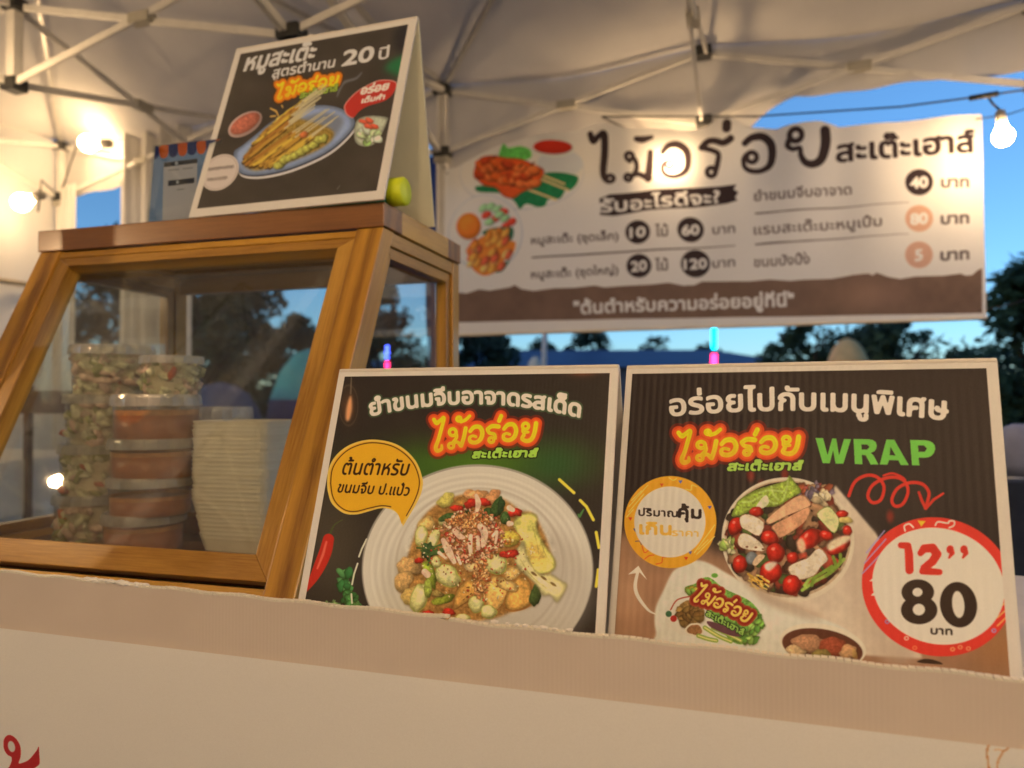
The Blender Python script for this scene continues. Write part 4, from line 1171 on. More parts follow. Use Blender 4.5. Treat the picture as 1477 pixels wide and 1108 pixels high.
m_bark = plain('bark', (.045, .035, .028), rough=.9, var=.3, scale=10, bump=.01)
def leafmat(name, c):
    return plain(name, c, rough=.65, var=.5, scale=2.0, trans=.25)
m_leaf = [leafmat('leaves_dark', (.034, .05, .026)), leafmat('leaves_mid', (.045, .070, .028)), leafmat('leaves_near', (.050, .082, .030))]
def tree(px, ytop, depth, halfpx, label, seed, mi=0, nleaf=5200, leaf=.11, low=.25, group='trees behind the market'):
    q = random.Random(seed)
    top = at(px, ytop, depth).z
    X = at(px, ytop, depth).x
    hw = halfpx / FPX * depth
    t = empty('leafy_tree', (X, depth, 0), label, 'tree', group)
    h = top
    bm = bmesh.new()
    trunk = [V(X + q.uniform(-.1, .1) * k, depth + q.uniform(-.1, .1) * k, h * .8 * k / 5) for k in range(6)]
    tube_bm(bm, trunk, [.16 * h / 5 * (1 - .14 * k) for k in range(6)], 7)
    clumps = []
    nb = 9
    for k in range(nb):
        a = k * 2.4 + q.uniform(-.4, .4)
        z0 = h * q.uniform(.28, .62)
        base = trunk[min(5, int(z0 / (h * .8) * 5))]
        e = V(X + math.cos(a) * hw * q.uniform(.45, .85), depth + math.sin(a) * hw * .7, z0 + h * q.uniform(.08, .3))
        mid = base.lerp(e, .5) + V(0, 0, .15)
        tube_bm(bm, [base, mid, e], [.07 * h / 5, .045 * h / 5, .015], 5)
    me = bpy.data.meshes.new('trunk'); bm.to_mesh(me); bm.free()
    link_mesh('trunk', me, m_bark, t)
    n = 46
    for k in range(n):
        a = q.uniform(0, 6.283); r = math.sqrt(q.random())
        zz = q.uniform(low, 1)
        prof = math.sin(math.pi * min(1, max(.08, (zz - low + .12) / (1.12 - low)))) ** .6
        clumps.append((V(X + math.cos(a) * r * hw * prof, depth + math.sin(a) * r * hw * .8 * prof, h * zz * .95), q.uniform(.16, .34) * hw * (.7 + .5 * prof)))
    vs = []; fs = []
    for i in range(nleaf):
        c, r = q.choice(clumps)
        d = V(q.gauss(0, 1), q.gauss(0, 1), q.gauss(0, .75)); d.normalize()
        p = c + d * r * (q.random() ** .45)
        u = V(q.gauss(0, 1), q.gauss(0, 1), q.gauss(0, .6)).normalized(); v = u.orthogonal().normalized()
        s_ = leaf * q.uniform(.55, 1.3)
        b = len(vs)
        vs += [p - u * s_, p + v * s_ * .45, p + u * s_, p - v * s_ * .45]
        fs.append([b, b + 1, b + 2, b + 3])
    me = bpy.data.meshes.new('crown'); me.from_pydata([tuple(v) for v in vs], [], fs)
    link_mesh('crown', me, m_leaf[mi], t)
    return t
# seen through the cabinet glass, left to right
tree(150, 330, 18, 120, 'tall dark tree at far left, seen through the cabinet glass behind the salad tubs', 1, 0, 4200, .16, .1)
tree(285, 372, 16, 95, 'dense dark tree seen through the middle of the cabinet glass', 2, 1, 6500, .12, .08)
tree(340, 400, 22, 90, 'broad dark tree behind the cabinet, next to the patch of evening sky', 3, 0, 6000, .15, .05)
tree(425, 455, 24, 60, 'low round tree under the patch of sky in the cabinet glass', 4, 0, 4200, .15, .05)
tree(545, 400, 18, 75, 'dark tree seen through the side pane of the cabinet', 5, 0, 5200, .13, .05)
# in the gap under the banner
tree(690, 440, 20, 62, 'dark tree below the left end of the menu banner', 6, 0, 5200, .13, .05)
tree(850, 465, 30, 42, 'small dark tree just left of the navy roof, under the banner', 7, 0, 1500, .18, .2)
tree(945, 482, 30, 34, 'sparse little tree over the navy roof, under the middle of the banner', 8, 0, 420, .17, .3)
tree(1150, 440, 16, 80, 'feathery tree left of the tan parasol, under the banner', 9, 1, 4200, .10, .05)
tree(1290, 445, 15, 90, 'wide feathery tree right of the tan parasol, under the banner', 10, 1, 4400, .10, .05)
tree(1395, 500, 19, 50, 'thin pale-leaved tree behind the corner of the wrap card', 11, 1, 900, .12, .2)
tree(1520, 355, 7.5, 130, 'near tree with hanging dark leafy branches at the right edge', 12, 2, 7600, .075, .18)
tree(1600, 430, 14, 110, 'dark tree farther off at the right edge', 13, 0, 3000, .12, .05)
for k, (px, yt, d) in enumerate([(-80, 380, 20), (40, 430, 30), (480, 470, 34), (780, 488, 40), (1020, 500, 42), (1240, 470, 36)]):
    tree(px, yt, d, 90 if k < 2 else 60, ['rounded tree at the far left beyond the white side wall', 'low tree behind the left table', 'distant tree hidden mostly by the cabinet post', 'distant low tree left of the light pole', 'distant low tree behind the neon pole', 'distant tree behind the tan parasol'][k], 20 + k, 0, 2400, .22, .05)

# long hall with a navy hipped roof behind the gap under the banner
m_navy = plain('navy_roof_sheet', (.028, .05, .13), rough=.5, var=.2, scale=1.5)
m_hallwall = plain('hall_wall', (.10, .11, .14), rough=.8, var=.2)
m_hallglass = plain('hall_window', (.03, .035, .05), rough=.15, var=.1)
D = 26
xl, xr = at(745, 505, D).x, at(1150, 505, D).x
zr = at(900, 501, D).z; ze = at(900, 533, D).z
hall = empty('market_hall', ((xl + xr) / 2, D, 0), 'long low hall with a navy hipped roof beyond the gap under the banner', 'building')
rid = 1.6
mesh_from('roof', [(xl - 6, D - 2, ze), (xr, D - 2, ze), (xr, D + 5, ze), (xl - 6, D + 5, ze), (xl - 3, D + 1.5, zr), (xr - 2.6, D + 1.5, zr)],
          [[0, 1, 5, 4], [1, 2, 5], [2, 3, 4, 5], [3, 0, 4], [0, 3, 2, 1]], m_navy, hall)
mesh_from('wall', [(xl - 5.6, D - 1.6, 0), (xr - .4, D - 1.6, 0), (xr - .4, D + 4.6, 0), (xl - 5.6, D + 4.6, 0), (xl - 5.6, D - 1.6, ze), (xr - .4, D - 1.6, ze), (xr - .4, D + 4.6, ze), (xl - 5.6, D + 4.6, ze)],
          [[0, 1, 5, 4], [1, 2, 6, 5], [2, 3, 7, 6], [3, 0, 4, 7]], m_hallwall, hall)
for k in range(7):
    x = xl - 4.6 + k * 2.3
    box('window', V(x, D - 1.63, ze * .55), V(1, 0, 0), V(0, 1, 0), UP, 1.1, .05, .7, m_hallglass, hall)
# parasols
def parasol(px, ytop, ybot, depth, halfpx, cols, label, segs=10, group='parasols beyond the stall'):
    a = at(px, ytop, depth); b = at(px, ybot, depth); r = halfpx / FPX * depth
    t = empty('market_parasol', (a.x, depth, 0), label, 'parasol', group)
    prof = [(.03, a.z), (r * .35, a.z - (a.z - b.z) * .07), (r * .65, a.z - (a.z - b.z) * .27), (r * .88, a.z - (a.z - b.z) * .6), (r, b.z)]
    for nm, pr, mt in (('canopy_top', prof[:4], cols[0]), ('canopy_border', prof[3:], cols[1])):
        lathe(nm, [(rr, z - 0) for rr, z in pr], mt, t, Matrix.Translation((a.x, depth, 0)), segs, cap=False)
    tube('pole', [(a.x, depth, 0), (a.x, depth, a.z)], .025, m_alu, t)
m_mint = plain('mint_fabric', (.10, .38, .30), rough=.8, var=.08)
m_navyf = plain('navy_fabric', (.02, .025, .11), rough=.8, var=.2)
m_greyf = plain('slate_fabric', (.07, .08, .12), rough=.8, var=.2)
m_tanf = plain('tan_fabric', (.72, .40, .15), rough=.8, var=.12)
m_creamf = plain('cream_fabric', (.5, .45, .36), rough=.8, var=.1)
parasol(447, 503, 625, 11, 66, (m_mint, m_navyf), 'mint and navy domed parasol seen through the cabinet glass')
parasol(318, 552, 615, 10, 62, (m_greyf, m_greyf), 'slate grey parasol seen behind the salad tubs in the cabinet')
parasol(1222, 488, 540, 12, 31, (m_tanf, m_tanf), 'tan domed parasol just above the wrap card')
parasol(772, 514, 545, 12, 14, (m_creamf, m_creamf), 'small cream parasol beside the pale pole under the banner')
# light poles with coloured tubes
m_cyan = emis('cyan_tube', (0.0, .55, 1.0, 1), 3.2)
m_red = emis('red_tube', (1.0, .02, .12, 1), 3.0)
m_blue = emis('blue_tube', (.06, .10, 1.0, 1), 3.0)
def lightpole(px, depth, segs_, label):
    x = at(px, 500, depth).x
    t = empty('neon_pole', (x, depth, 0), label, 'light pole', 'coloured tube lights in the market')
    zt = at(px, min(s_[0] for s_ in segs_), depth).z
    tube('pole', [(x, depth + .06, 0), (x, depth + .06, zt)], .03, m_joint, t)
    for y0, y1, r, mt in segs_:
        tube('light_tube', [at(px, y0, depth), at(px, y1, depth)], r, mt, t)
lightpole(1030, 13, [(466, 503, .042, m_cyan), (511, 560, .05, m_red)], 'upright cyan and red light tubes under the middle of the banner')
lightpole(558.5, 13, [(499, 504, .03, m_blue), (506, 511, .035, m_blue), (514, 518, .03, m_blue), (522, 560, .035, m_red)], 'blue and red light tubes seen through the side pane of the cabinet')
lightpole(92, 13, [(485, 517, .035, m_cyan)], 'single cyan light tube seen through the left of the cabinet glass')

# ==================================================================== market tents
TY = R_(18.25)
tR, tN = axes(TY)
P2 = V(-.40, 4.32, 0)
EAVE, SEP, B = 1.8386 + EYE, .375, 1.5
def tp(a, b, z=0): return P2 + tR * a + tN * b + UP * z
def truss(t, p, q, n=1, joint=True):
    """one scissor pair between two uprights p and q (points on the ground)"""
    up_, lo = UP * EAVE, UP * (EAVE - SEP)
    s = (q - p).normalized(); side = UP.cross(s).normalized()
    bar('truss_bar', p + up_ + side * .014, q + lo + side * .014, .016, .032, m_steelw, t, side, bevel=.003)
    bar('truss_bar', p + lo - side * .014, q + up_ - side * .014, .016, .032, m_steelw, t, side, bevel=.003)
    c = (p + q) / 2 + UP * (EAVE - SEP / 2)
    box('pivot_bracket', c, s, side, UP, .11, .055, .045, m_bracket, t, bevel=.004)
def joints(t, p):
    for z in (EAVE, EAVE - SEP):
        box('corner_joint', p + UP * z, tR, tN, UP, .085, .085, .06, m_joint, t, bevel=.012)
def fabric(name, f, nu, nv, mat, t, kind=None):
    vs = [f(i / nu, j / nv) for j in range(nv + 1) for i in range(nu + 1)]
    fs = [[j * (nu + 1) + i, j * (nu + 1) + i + 1, (j + 1) * (nu + 1) + i + 1, (j + 1) * (nu + 1) + i] for j in range(nv) for i in range(nu)]
    o = mesh_from(name, vs, fs, mat, t, smooth=True)
    return o
def tent(a0, label, skip_left=False, skip_right=False, b0=0, nr=48):
    """a0: corner offset along tR; the tent spans a0..a0+3 and -3..0 along tN"""
    t = empty('market_tent', tp(a0 + 1.5, b0 - 1.5), label, 'tent', 'white folding market tents')
    cor = [tp(a0, b0), tp(a0 + 3, b0), tp(a0 + 3, b0 - 3), tp(a0, b0 - 3)]
    mid = [tp(a0 + 1.5, b0), tp(a0 + 3, b0 - 1.5), tp(a0 + 1.5, b0 - 3), tp(a0, b0 - 1.5)]
    cen = tp(a0 + 1.5, b0 - 1.5)
    for i, c in enumerate(cor):
        if skip_left and i in (0, 3): continue
        lg = bar('leg', c + UP * .011, c + UP * (EAVE + .02), .045, .045, m_steelw, t, tN, bevel=.004)
        box('foot', c + UP * .006, tR, tN, UP, .1, .1, .008, m_bracket, lg)
        joints(t, c)
        for dz in (.19,):
            box('slider', c + UP * (EAVE - SEP - .02), tR, tN, UP, .07, .07, .09, m_bracket, t, bevel=.006)
    for i in range(4):
        if skip_left and i == 3: continue
        joints(t, mid[i])
        truss(t, cor[i], mid[i]); truss(t, mid[i], cor[(i + 1) % 4])
    for i in range(4):
        truss(t, mid[i], cen)
    bar('centre_post', cen + UP * (EAVE - SEP - .02), cen + UP * (EAVE + .72), .05, .05, m_steelw, t, tN, bevel=.004)
    joints(t, cen)
    for c in cor:      # roof rafters
        bar('rafter', c + UP * (EAVE + .02), cen + UP * (EAVE + .66), .02, .03, m_alu, t)
    q = random.Random(int(a0 * 10) + 50)
    PK = .78
    def roof(u, v):
        x, y = u * 2 - 1, v * 2 - 1
        m_ = max(abs(x), abs(y))
        h = (1 - m_) * PK
        # fabric sags between the ribs and pulls tight along them
        dia = abs(abs(x) - abs(y))
        sag = .16 * math.sin(math.pi * min(1, dia)) * m_ * (1.15 - m_)
        edge = .035 * math.sin(math.pi * (x + 1)) ** 2 * (abs(y) > .9) + .035 * math.sin(math.pi * (y + 1)) ** 2 * (abs(x) > .9)
        wr = .012 * math.sin(9 * x + 5 * y + a0) * math.sin(7 * y - 3 * x) * (1 - m_)
        return tp(a0 + 1.5 + x * 1.53, b0 - 1.5 + y * 1.53, EAVE + .045 + h - sag - edge + wr)
    fabric('roof_fabric', roof, nr, nr, m_canvas, t)
    return t, cor
tA, corA = tent(0, 'white folding tent over the counter, its scissor frame above the menu banner')
tB, corB = tent(-3.02, 'white folding tent on the left, its scissor frame and centre post at the top left')
# unseen tents added over and behind the camera to block sky light
for a0_, lb in ((-5.74, 'leftmost'), (-2.72, 'second from the left'), (.30, 'third from the left'), (3.32, 'rightmost')):
    tC, _ = tent(a0_, 'unseen white folding tent added over the walkway to block sky light, %s of four' % lb, b0=-3.2, nr=20)
    def added_back_wall(u, v, a0_=a0_):
        return tp(a0_ + 3.02 * u, -6.24 + .03 * math.sin(u * 40) * v, EAVE + .03 - (EAVE - .02) * v)
    fabric('added_back_wall', added_back_wall, 40, 6, m_curtain, tC)  # added out of view to bounce warm light back
    def front_val(u, v, a0_=a0_):
        return tp(a0_ + 3.02 * u, -3.16 + .02 * math.sin(u * 21) * v, EAVE + .05 - .33 * v)
    fabric('valance', front_val, 30, 3, m_canvas, tC)
    z_ = 1.02
    st_ = empty('stall_table', tp(a0_ + 1.5, -5.75), 'cloth covered stall table across the walkway, %s of four' % lb, 'table')
    prism('table_cover', [tp(a0_ + .3, -6.1, .02), tp(a0_ + 2.7, -6.1, .02), tp(a0_ + 2.7, -5.4, .02), tp(a0_ + .3, -5.4, .02)], UP * .75, m_cloth, st_, bevel=.01)
# valances: fabric hanging below the eaves at the back and the outer sides
def valance(t, a0, a1, low, name='valance', b=.035, seed=0):
    q = random.Random(seed)
    ph = [q.uniform(0, 6) for _ in range(4)]
    def f(u, v):
        a = a0 + (a1 - a0) * u
        zl = low(a)
        z = EAVE + .05 + (zl - EAVE - .05) * v
        w_ = .018 * v * math.sin(a * 9 + ph[0]) + .012 * v * math.sin(a * 23 + ph[1]) + .03 * math.sin(a * 2.1 + ph[2]) * v
        return tp(a, b + w_, z)
    fabric(name, f, 70, 8, m_canvas, t)
def lowA(a):
    # gathered and hanging lower on the left, tied up on the right
    z = [(0, 1.25), (.9, 1.22), (1.45, 1.26), (1.66, 1.36), (1.80, 1.49), (1.95, 1.56), (3.1, 1.53)]
    for (x0, z0), (x1, z1) in zip(z, z[1:]):
        if a <= x1: return z0 + (z1 - z0) * max(0, (a - x0) / (x1 - x0)) + EYE
    return z[-1][1] + EYE
valance(tA, -.02, 3.05, lowA, seed=1)
def lowB(a):
    return EYE + 1.50 + .05 * math.cos((a + 3.02) * 2.1) - .10 * max(0, 1 - (a + 3.02) / .5)
valance(tB, -3.05, -.03, lowB, seed=2)
# white side wall on the far left and the gathered curtain near its corner
def wall_f(u, v):
    b = .03 - 3.6 * u
    z = EAVE + .04 - (EAVE + .02) * v
    w_ = .03 * math.sin(u * 31) * (.3 + v) + .02 * math.sin(u * 67 + 1) * v + .05 * math.sin(u * 7)
    return tp(-3.02 - .05 + w_, b, z)
wl = fabric('tent_side_wall', wall_f, 90, 14, m_curtain, None)
tag(wl, 'white fabric side wall of the left tent behind the bare bulb', 'side wall')
def cur_f(u, v):
    a = -2.50 + .62 * u
    z = EAVE + .02 - (EAVE - .05) * v
    w_ = .045 * math.sin(u * 26) + .02 * math.sin(u * 60 + 2)
    return tp(a, .02 + w_, z)
cu_ = fabric('hanging_curtain', cur_f, 60, 14, m_curtain, None)
tag(cu_, 'white curtain bunched beside the small patch of blue sky', 'curtain')
def cur2_f(u, v):
    a = -3.0 + .16 * u
    z = EAVE - .3 - (EAVE - .35) * v
    return tp(a, -.03 + .02 * math.sin(u * 19), z)
o = fabric('hanging_curtain', cur2_f, 16, 10, m_curtain, None)
tag(o, 'narrow white curtain strip tied against the far left tent leg', 'curtain')
b0 = tp(-2.98, -.25, EYE + .79); b1 = tp(-2.98, -2.9, EYE + .77)
m_tanbar = plain('tan_rail', (.45, .36, .22), rough=.5, var=.1)
o = tube('wall_rail', [b0, b1], .018, m_tanbar)
tag(o, 'tan rail running along the white side wall at far left', 'rail')
# white cloth behind the counter on the left
t = empty('side_table', (at(40, 680, 3.3).x, 3.3, 0), 'white covered table standing behind the cabinet on the left', 'table')
zt = EYE - .30
def ptR(a, b, z): return tp(a, b, z)
loop = [ptR(-2.85, -2.55, zt), ptR(-1.75, -2.55, zt), ptR(-1.75, -.7, zt), ptR(-2.85, -.7, zt)]
prism('table_cloth', loop, -UP * .28, m_cloth, t, bevel=.01)
for a, b in ((-2.8, -2.5), (-1.8, -2.5), (-1.8, -.75), (-2.8, -.75)):
    bar('leg', tp(a, b, .001), tp(a, b, zt - .25), .03, .03, m_steelw, t, tN)

# folding chair with a dark slatted back, seen through the left pane
m_dkwood = wood('dark_chair_wood', (.12, .05, .03, 1), (.05, .02, .012, 1))
cx_ = at(88, 580, 3.6)
ch = empty('wooden_chair', (cx_.x, cx_.y, 0), 'dark brown wooden chair seen through the left of the cabinet glass', 'chair')
for k, z in enumerate((cx_.z,)):
    box('back_slat', V(cx_.x, cx_.y, z), tR, tN, UP, .55, .02, .115, m_dkwood, ch, bevel=.004)
box('seat', V(cx_.x, cx_.y - .2, .45), tR, tN, UP, .45, .42, .03, m_dkwood, ch, bevel=.004)
for a, b, zz in ((-.24, .02, cx_.z + .08), (.24, .02, cx_.z + .08), (-.2, -.4, .44), (.2, -.4, .44)):
    p = V(cx_.x, cx_.y, 0) + tR * a + tN * b
    bar('leg', p + UP * .001, p + UP * zz, .03, .03, m_dkwood, ch, tN)

# ==================================================================== lamps on their wires
m_fil = {}
def bulb_mat(st):
    if st not in m_fil:
        m_fil[st] = emis('lit_bulb', (1.0, .66, .34, 1), st)
    return m_fil[st]
m_socket = plain('lamp_socket', (.45, .42, .36), rough=.5, var=.1)
m_wire = plain('black_wire', (.02, .02, .02), rough=.6, var=.1)
def bulb(p, label, st=160, r=.038, tilt=0, group='bare bulbs on the wires'):
    t = empty('hanging_bulb', p, label, 'light bulb', group)
    M = Matrix.Translation(p) @ Matrix.Rotation(tilt, 4, 'Y')
    prof = [(0.001, -r)] + [(r * math.cos(a), r * math.sin(a)) for a in [R_(d) for d in (-70, -50, -30, -10, 10, 30, 45)]] + [(r * .5, r * 1.15), (r * .42, r * 1.45)]
    lathe('glass_bulb', prof, bulb_mat(st), t, M, 16)
    lathe('socket', [(r * .44, r * 1.45), (r * .5, r * 1.5), (r * .5, r * 2.6), (r * .3, r * 2.8), (.001, r * 2.8)], m_socket, t, M, 12)
    return p + M.to_3x3() @ V(0, 0, r * 2.8)
def wire(pts, label, r=.005):
    o = tube('lamp_wire', pts, r, m_wire, None, 6)
    tag(o, label, 'wire', 'lamp wires strung through the tents')
def sagline(a, b, n=14, s=.06):
    return [a.lerp(b, k / n) - UP * (s * 4 * (k / n) * (1 - k / n)) for k in range(n + 1)]
# four lamps that the photograph shows
pR = at(1447, 197, 3.05)
s1 = bulb(pR, 'lit bare bulb hanging at the right edge beside the menu banner', 45, .040, R_(-6))
pM = on_plane(966, 238, B_TR, bN) + bN * .065
bulb(pM, 'lit bulb glowing through the banner behind the big title', 60, .040)
pL = at(31, 292, 4.72)
bulb(pL, 'lit bulb in front of the white side wall at far left', 17, .058, R_(70))
pK = at(127, 207, 4.98)
bulb(pK, 'lit bulb under the roof corner of the left tent', 13, .06, R_(90))
w0 = at(868, 168, 3.9); w1 = at(1000, 168, 3.75); w2 = at(1180, 162, 3.5); w3 = at(1300, 154, 3.25); w4 = at(1400, 141, 3.1); w5 = at(1560, 118, 2.9)
wire([w0, w1, at(1090, 168, 3.6), w2, w3, w4, w5], 'black cable crossing the blue sky above the banner', .0042)
tube_o = tube('cable_tape', [at(1398, 142, 3.098), at(1416, 139, 3.07), at(1440, 135, 3.03)], .012, m_wire); tag(tube_o, 'black tape wrapped round the cable above the right bulb', 'tape')
wire([s1, at(1432, 150, 3.05), at(1424, 138, 3.06)], 'short drop wire holding the right bulb')
wire(sagline(at(968, 205, 3.98), w0, 8, .02), 'drop wire of the bulb behind the banner')
wire([at(55, 305, 4.6), at(60, 260, 4.8), tp(-2.98, -.06, EAVE - SEP)], 'wire from the left wall bulb up to the corner joint')
wire([at(160, 222, 4.9), at(110, 212, 4.95), tp(-2.95, -.04, EAVE - SEP + .06)], 'wire of the bulb under the left roof corner')
# the lamps of the walkway behind the photographer; two of them mirror in the cabinet glass
_D0 = V(-.2571, 1.4591, .3455) + UP * EYE
_cR, _cN = axes(R_(16.36)); _cl = R_(25.05)
_cO = -_cN * math.cos(_cl) + UP * math.sin(_cl)
def mirrored(px, py, dist):
    p = on_plane(px, py, _D0, _cO)
    d = (p - V(0, 0, EYE)).normalized()
    r = d - _cO * 2 * d.dot(_cO)
    return p + r * dist
front = [(mirrored(57, 686, 1.55), 'lit bulb hanging low over the walkway left of the photographer', 420, .018),
         (V(-.7, -1.9, 2.7), 'lit bulb high over the walkway facing the cabinet', 210),
         (V(.9, -1.6, 2.75), 'lit bulb over the walkway right of the photographer', 175),
         (V(2.3, -.9, 2.75), 'lit bulb over the walkway at far right', 175)]
for p, lb, st, *rr in front:
    e = bulb(p, lb, st, rr[0] if rr else .04)
    wire([e, V(e.x, e.y, 3.1)], 'drop wire above the ' + lb[4:])
pts = sorted([V(e[0].x, e[0].y, 3.1) for e in front], key=lambda v: v.x)
wire([V(-4, -1.2, 3.25)] + pts + [V(4.5, -1, 3.25)], 'black cable carrying the walkway bulbs behind the photographer')
for x, y in ((-4, -1.2), (4.5, -1)):
    t = empty('lamp_pole', (x, y, 0), 'grey steel pole at the %s end of the walkway cable' % ('left' if x < 0 else 'right'), 'pole')
    tube('post', [(x, y, 0), (x, y, 3.3)], .03, m_alu, t); box('base_plate', V(x, y, .01), V(1, 0, 0), V(0, 1, 0), UP, .25, .25, .015, m_bracket, t)
# bulbs inside the tents, above the frame of the picture
for a, b, lb in ((1.0, -2.2, 'lit bulb under the right tent above the counter'), (-1.4, -1.9, 'lit bulb under the left tent above the cabinet')):
    p = tp(a, b, EAVE - (.1 if a > 0 else .5))
    e = bulb(p, lb, 32 if a > 0 else 50, .04)
    wire([e, e + UP * (.25 if a > 0 else 1.0)], 'short wire of the ' + lb[4:])

# ==================================================================== banner
m_ban = print_mat('banner_vinyl', cb.image('banner_print'), rough=.38, trans=.18)
OUT = [(600, 250), (655, 240), (668, 233), (700, 220), (722, 210), (748, 203), (772, 197), (800, 192), (830, 190), (850, 183), (868, 179), (886, 180), (905, 184), (945, 184), (975, 186), (1000, 187), (1020, 181), (1036, 170), (1050, 167), (1062, 172), (1076, 182), (1100, 183), (1120, 186), (1136, 181), (1160, 178), (1182, 176), (1198, 180), (1210, 185), (1240, 182), (1420, 163.2)]
outw = [((on_plane(x, y, B_TR, bN) - B_O).dot(bR), (on_plane(x, y, B_TR, bN) - B_O).z) for x, y in OUT]
def top_at(a):
    for (a0, z0), (a1, z1) in zip(outw, outw[1:]):
        if a0 <= a <= a1: return z0 + (z1 - z0) * (a - a0) / (a1 - a0 + 1e-9)
    return outw[-1][1] if a > outw[-1][0] else outw[0][1]
nu, nv = 220, 16
bm = bmesh.new(); uvl = bm.loops.layers.uv.new('UVMap')
rows = []
for i in range(nu + 1):
    a = BW * i / nu; H_ = min(top_at(a), BHH - .005); col_ = []
    for j in range(nv + 1):
        z = H_ * j / nv
        wv = .012 * math.sin(a * 4.2 + z * 2) * (.4 + z) + .006 * math.sin(a * 11 - z * 5) + .008 * (z / H_) * math.sin(a * 19)
        col_.append((bm.verts.new(B_O + bR * a + UP * z + bN * wv), a / BW, z / BHH))
    rows.append(col_)
for i in range(nu):
    for j in range(nv):
        q4 = [rows[i][j], rows[i + 1][j], rows[i + 1][j + 1], rows[i][j + 1]]
        f = bm.faces.new([k[0] for k in q4]); f.smooth = True
        for lp, k in zip(f.loops, q4): lp[uvl].uv = (k[1], k[2])
me = bpy.data.meshes.new('menu_banner'); bm.transform(Matrix.Translation(-B_O)); bm.to_mesh(me); bm.free()
bn = link_mesh('menu_banner', me, m_ban, None, Matrix.Translation(B_O))
tag(bn, 'wide cream menu banner with black Thai title, satay drawings and round prices', 'banner')
m_hem = plain('banner_hem', (.70, .64, .52), rough=.5, var=.04)
o = link_mesh('bottom_hem', bpy.data.meshes.new('bottom_hem'), m_hem, bn, Matrix.Translation(B_O)); 
bm = bmesh.new(); tube_bm(bm, [B_O - B_O + bR * (BW * k / 40) + bN * (.012 * math.sin(BW * k / 40 * 4.2) * .4 + .006 * math.sin(BW * k / 40 * 11) - .004) + UP * .004 for k in range(41)], .007, 6); bm.to_mesh(o.data); bm.free()
for k, (a, z) in enumerate(((.03, BH * .98), (BW - .03, BH * .97), (BW - .03, .04))):
    p = B_O + bR * a + UP * z
    bm_t = empty('banner_tie', p, ['black cord tying the upper left corner of the banner', 'black cord tying the upper right corner of the banner', 'black cord tying the lower right corner of the banner'][k], 'cord', 'cords tying the banner')
    e = tp(0, -.02, p.z + .1) if k == 0 else tp(3, -.02, p.z + .08)
    tube('cord', [p - bN * .01, p.lerp(e, .5) - UP * .01, e], .003, m_wire, bm_t, 5)

# blue pole-cover just left of the banner (a sliver of it shows beside the top card)
m_bluef = plain('royal_blue_fabric', (.015, .05, .22), rough=.7, var=.15, scale=6)
x0, x1 = at(618, 300, 4.6), at(628.5, 300, 4.6)
def bf(u, v):
    p = x0.lerp(x1, u * 1.4 - .2)
    return V(p.x + .01 * math.sin(v * 8), p.y + .01 * math.sin(u * 9), at(620, 226, 4.6).z - v * 1.5)
o = fabric('blue_flag', bf, 6, 12, m_bluef, None)
tag(o, 'narrow royal blue cloth hanging left of the banner behind the top card', 'flag')
def bf2(u, v):
    p = at(660 + 62 * u, 238 - 30 * u ** .8, 4.4)
    return p + UP * (-.045 * (1 - v)) * (1 - .6 * u)
o = fabric('blue_ribbon', bf2, 10, 2, m_bluef, None)
tag(o, 'thin blue ribbon showing over the upper left edge of the banner', 'ribbon')
pq = at(785, 500, 7.0)
lp = empty('lamp_post', (pq.x, pq.y, 0), 'pale leaning pole seen in the gap under the banner', 'pole')
tube('post', [(pq.x - .03, pq.y, 0), (pq.x, pq.y, pq.z), (pq.x + .05, pq.y, pq.z + .9)], .027, m_steelw, lp)
box('base_plate', V(pq.x - .03, pq.y, .008), V(1, 0, 0), V(0, 1, 0), UP, .2, .2, .012, m_bracket, lp)

# ==================================================================== counter
CZ = EYE - .34
e0 = on_plane(0, 825, V(0, 0, EYE - .25), UP); e1 = on_plane(1477, 977, V(0, 0, EYE - .25), UP)
eR = (e1 - e0).normalized(); eN = V(-eR.y, eR.x, 0)
E0, E1 = e0 - eR * .5, e1 + eR * .5
Lb = (E1 - E0).length
ct = empty('counter_table', (E0 + eR * (Lb / 2) + eN * .5) * 1, 'long stall counter carrying the cabinet and the tent cards', 'counter')
ct.location.z = 0
mesh_from('tabletop', [E0 + eN * .012 + UP * (CZ - E0.z), E1 + eN * .012 + UP * (CZ - E0.z), E1 + eN * .85 + UP * (CZ - E0.z), E0 + eN * 1.0 + UP * (CZ - E0.z)] +
          [E0 + eN * .012 + UP * (CZ - .03 - E0.z), E1 + eN * .012 + UP * (CZ - .03 - E0.z), E1 + eN * .85 + UP * (CZ - .03 - E0.z), E0 + eN * 1.0 + UP * (CZ - .03 - E0.z)],
          [[0, 1, 2, 3], [4, 5, 6, 7], [0, 1, 5, 4], [1, 2, 6, 5], [2, 3, 7, 6], [3, 0, 4, 7]], m_tabletop, ct)
for a, b in ((.1, .1), (.95, .1), (.1, .75), (.95, .7)):
    p = E0 + eR * (Lb * a) + eN * b; p.z = 0
    bar('leg', p + UP * .001, p + UP * (CZ - .03), .035, .035, m_steelw, ct, eN)
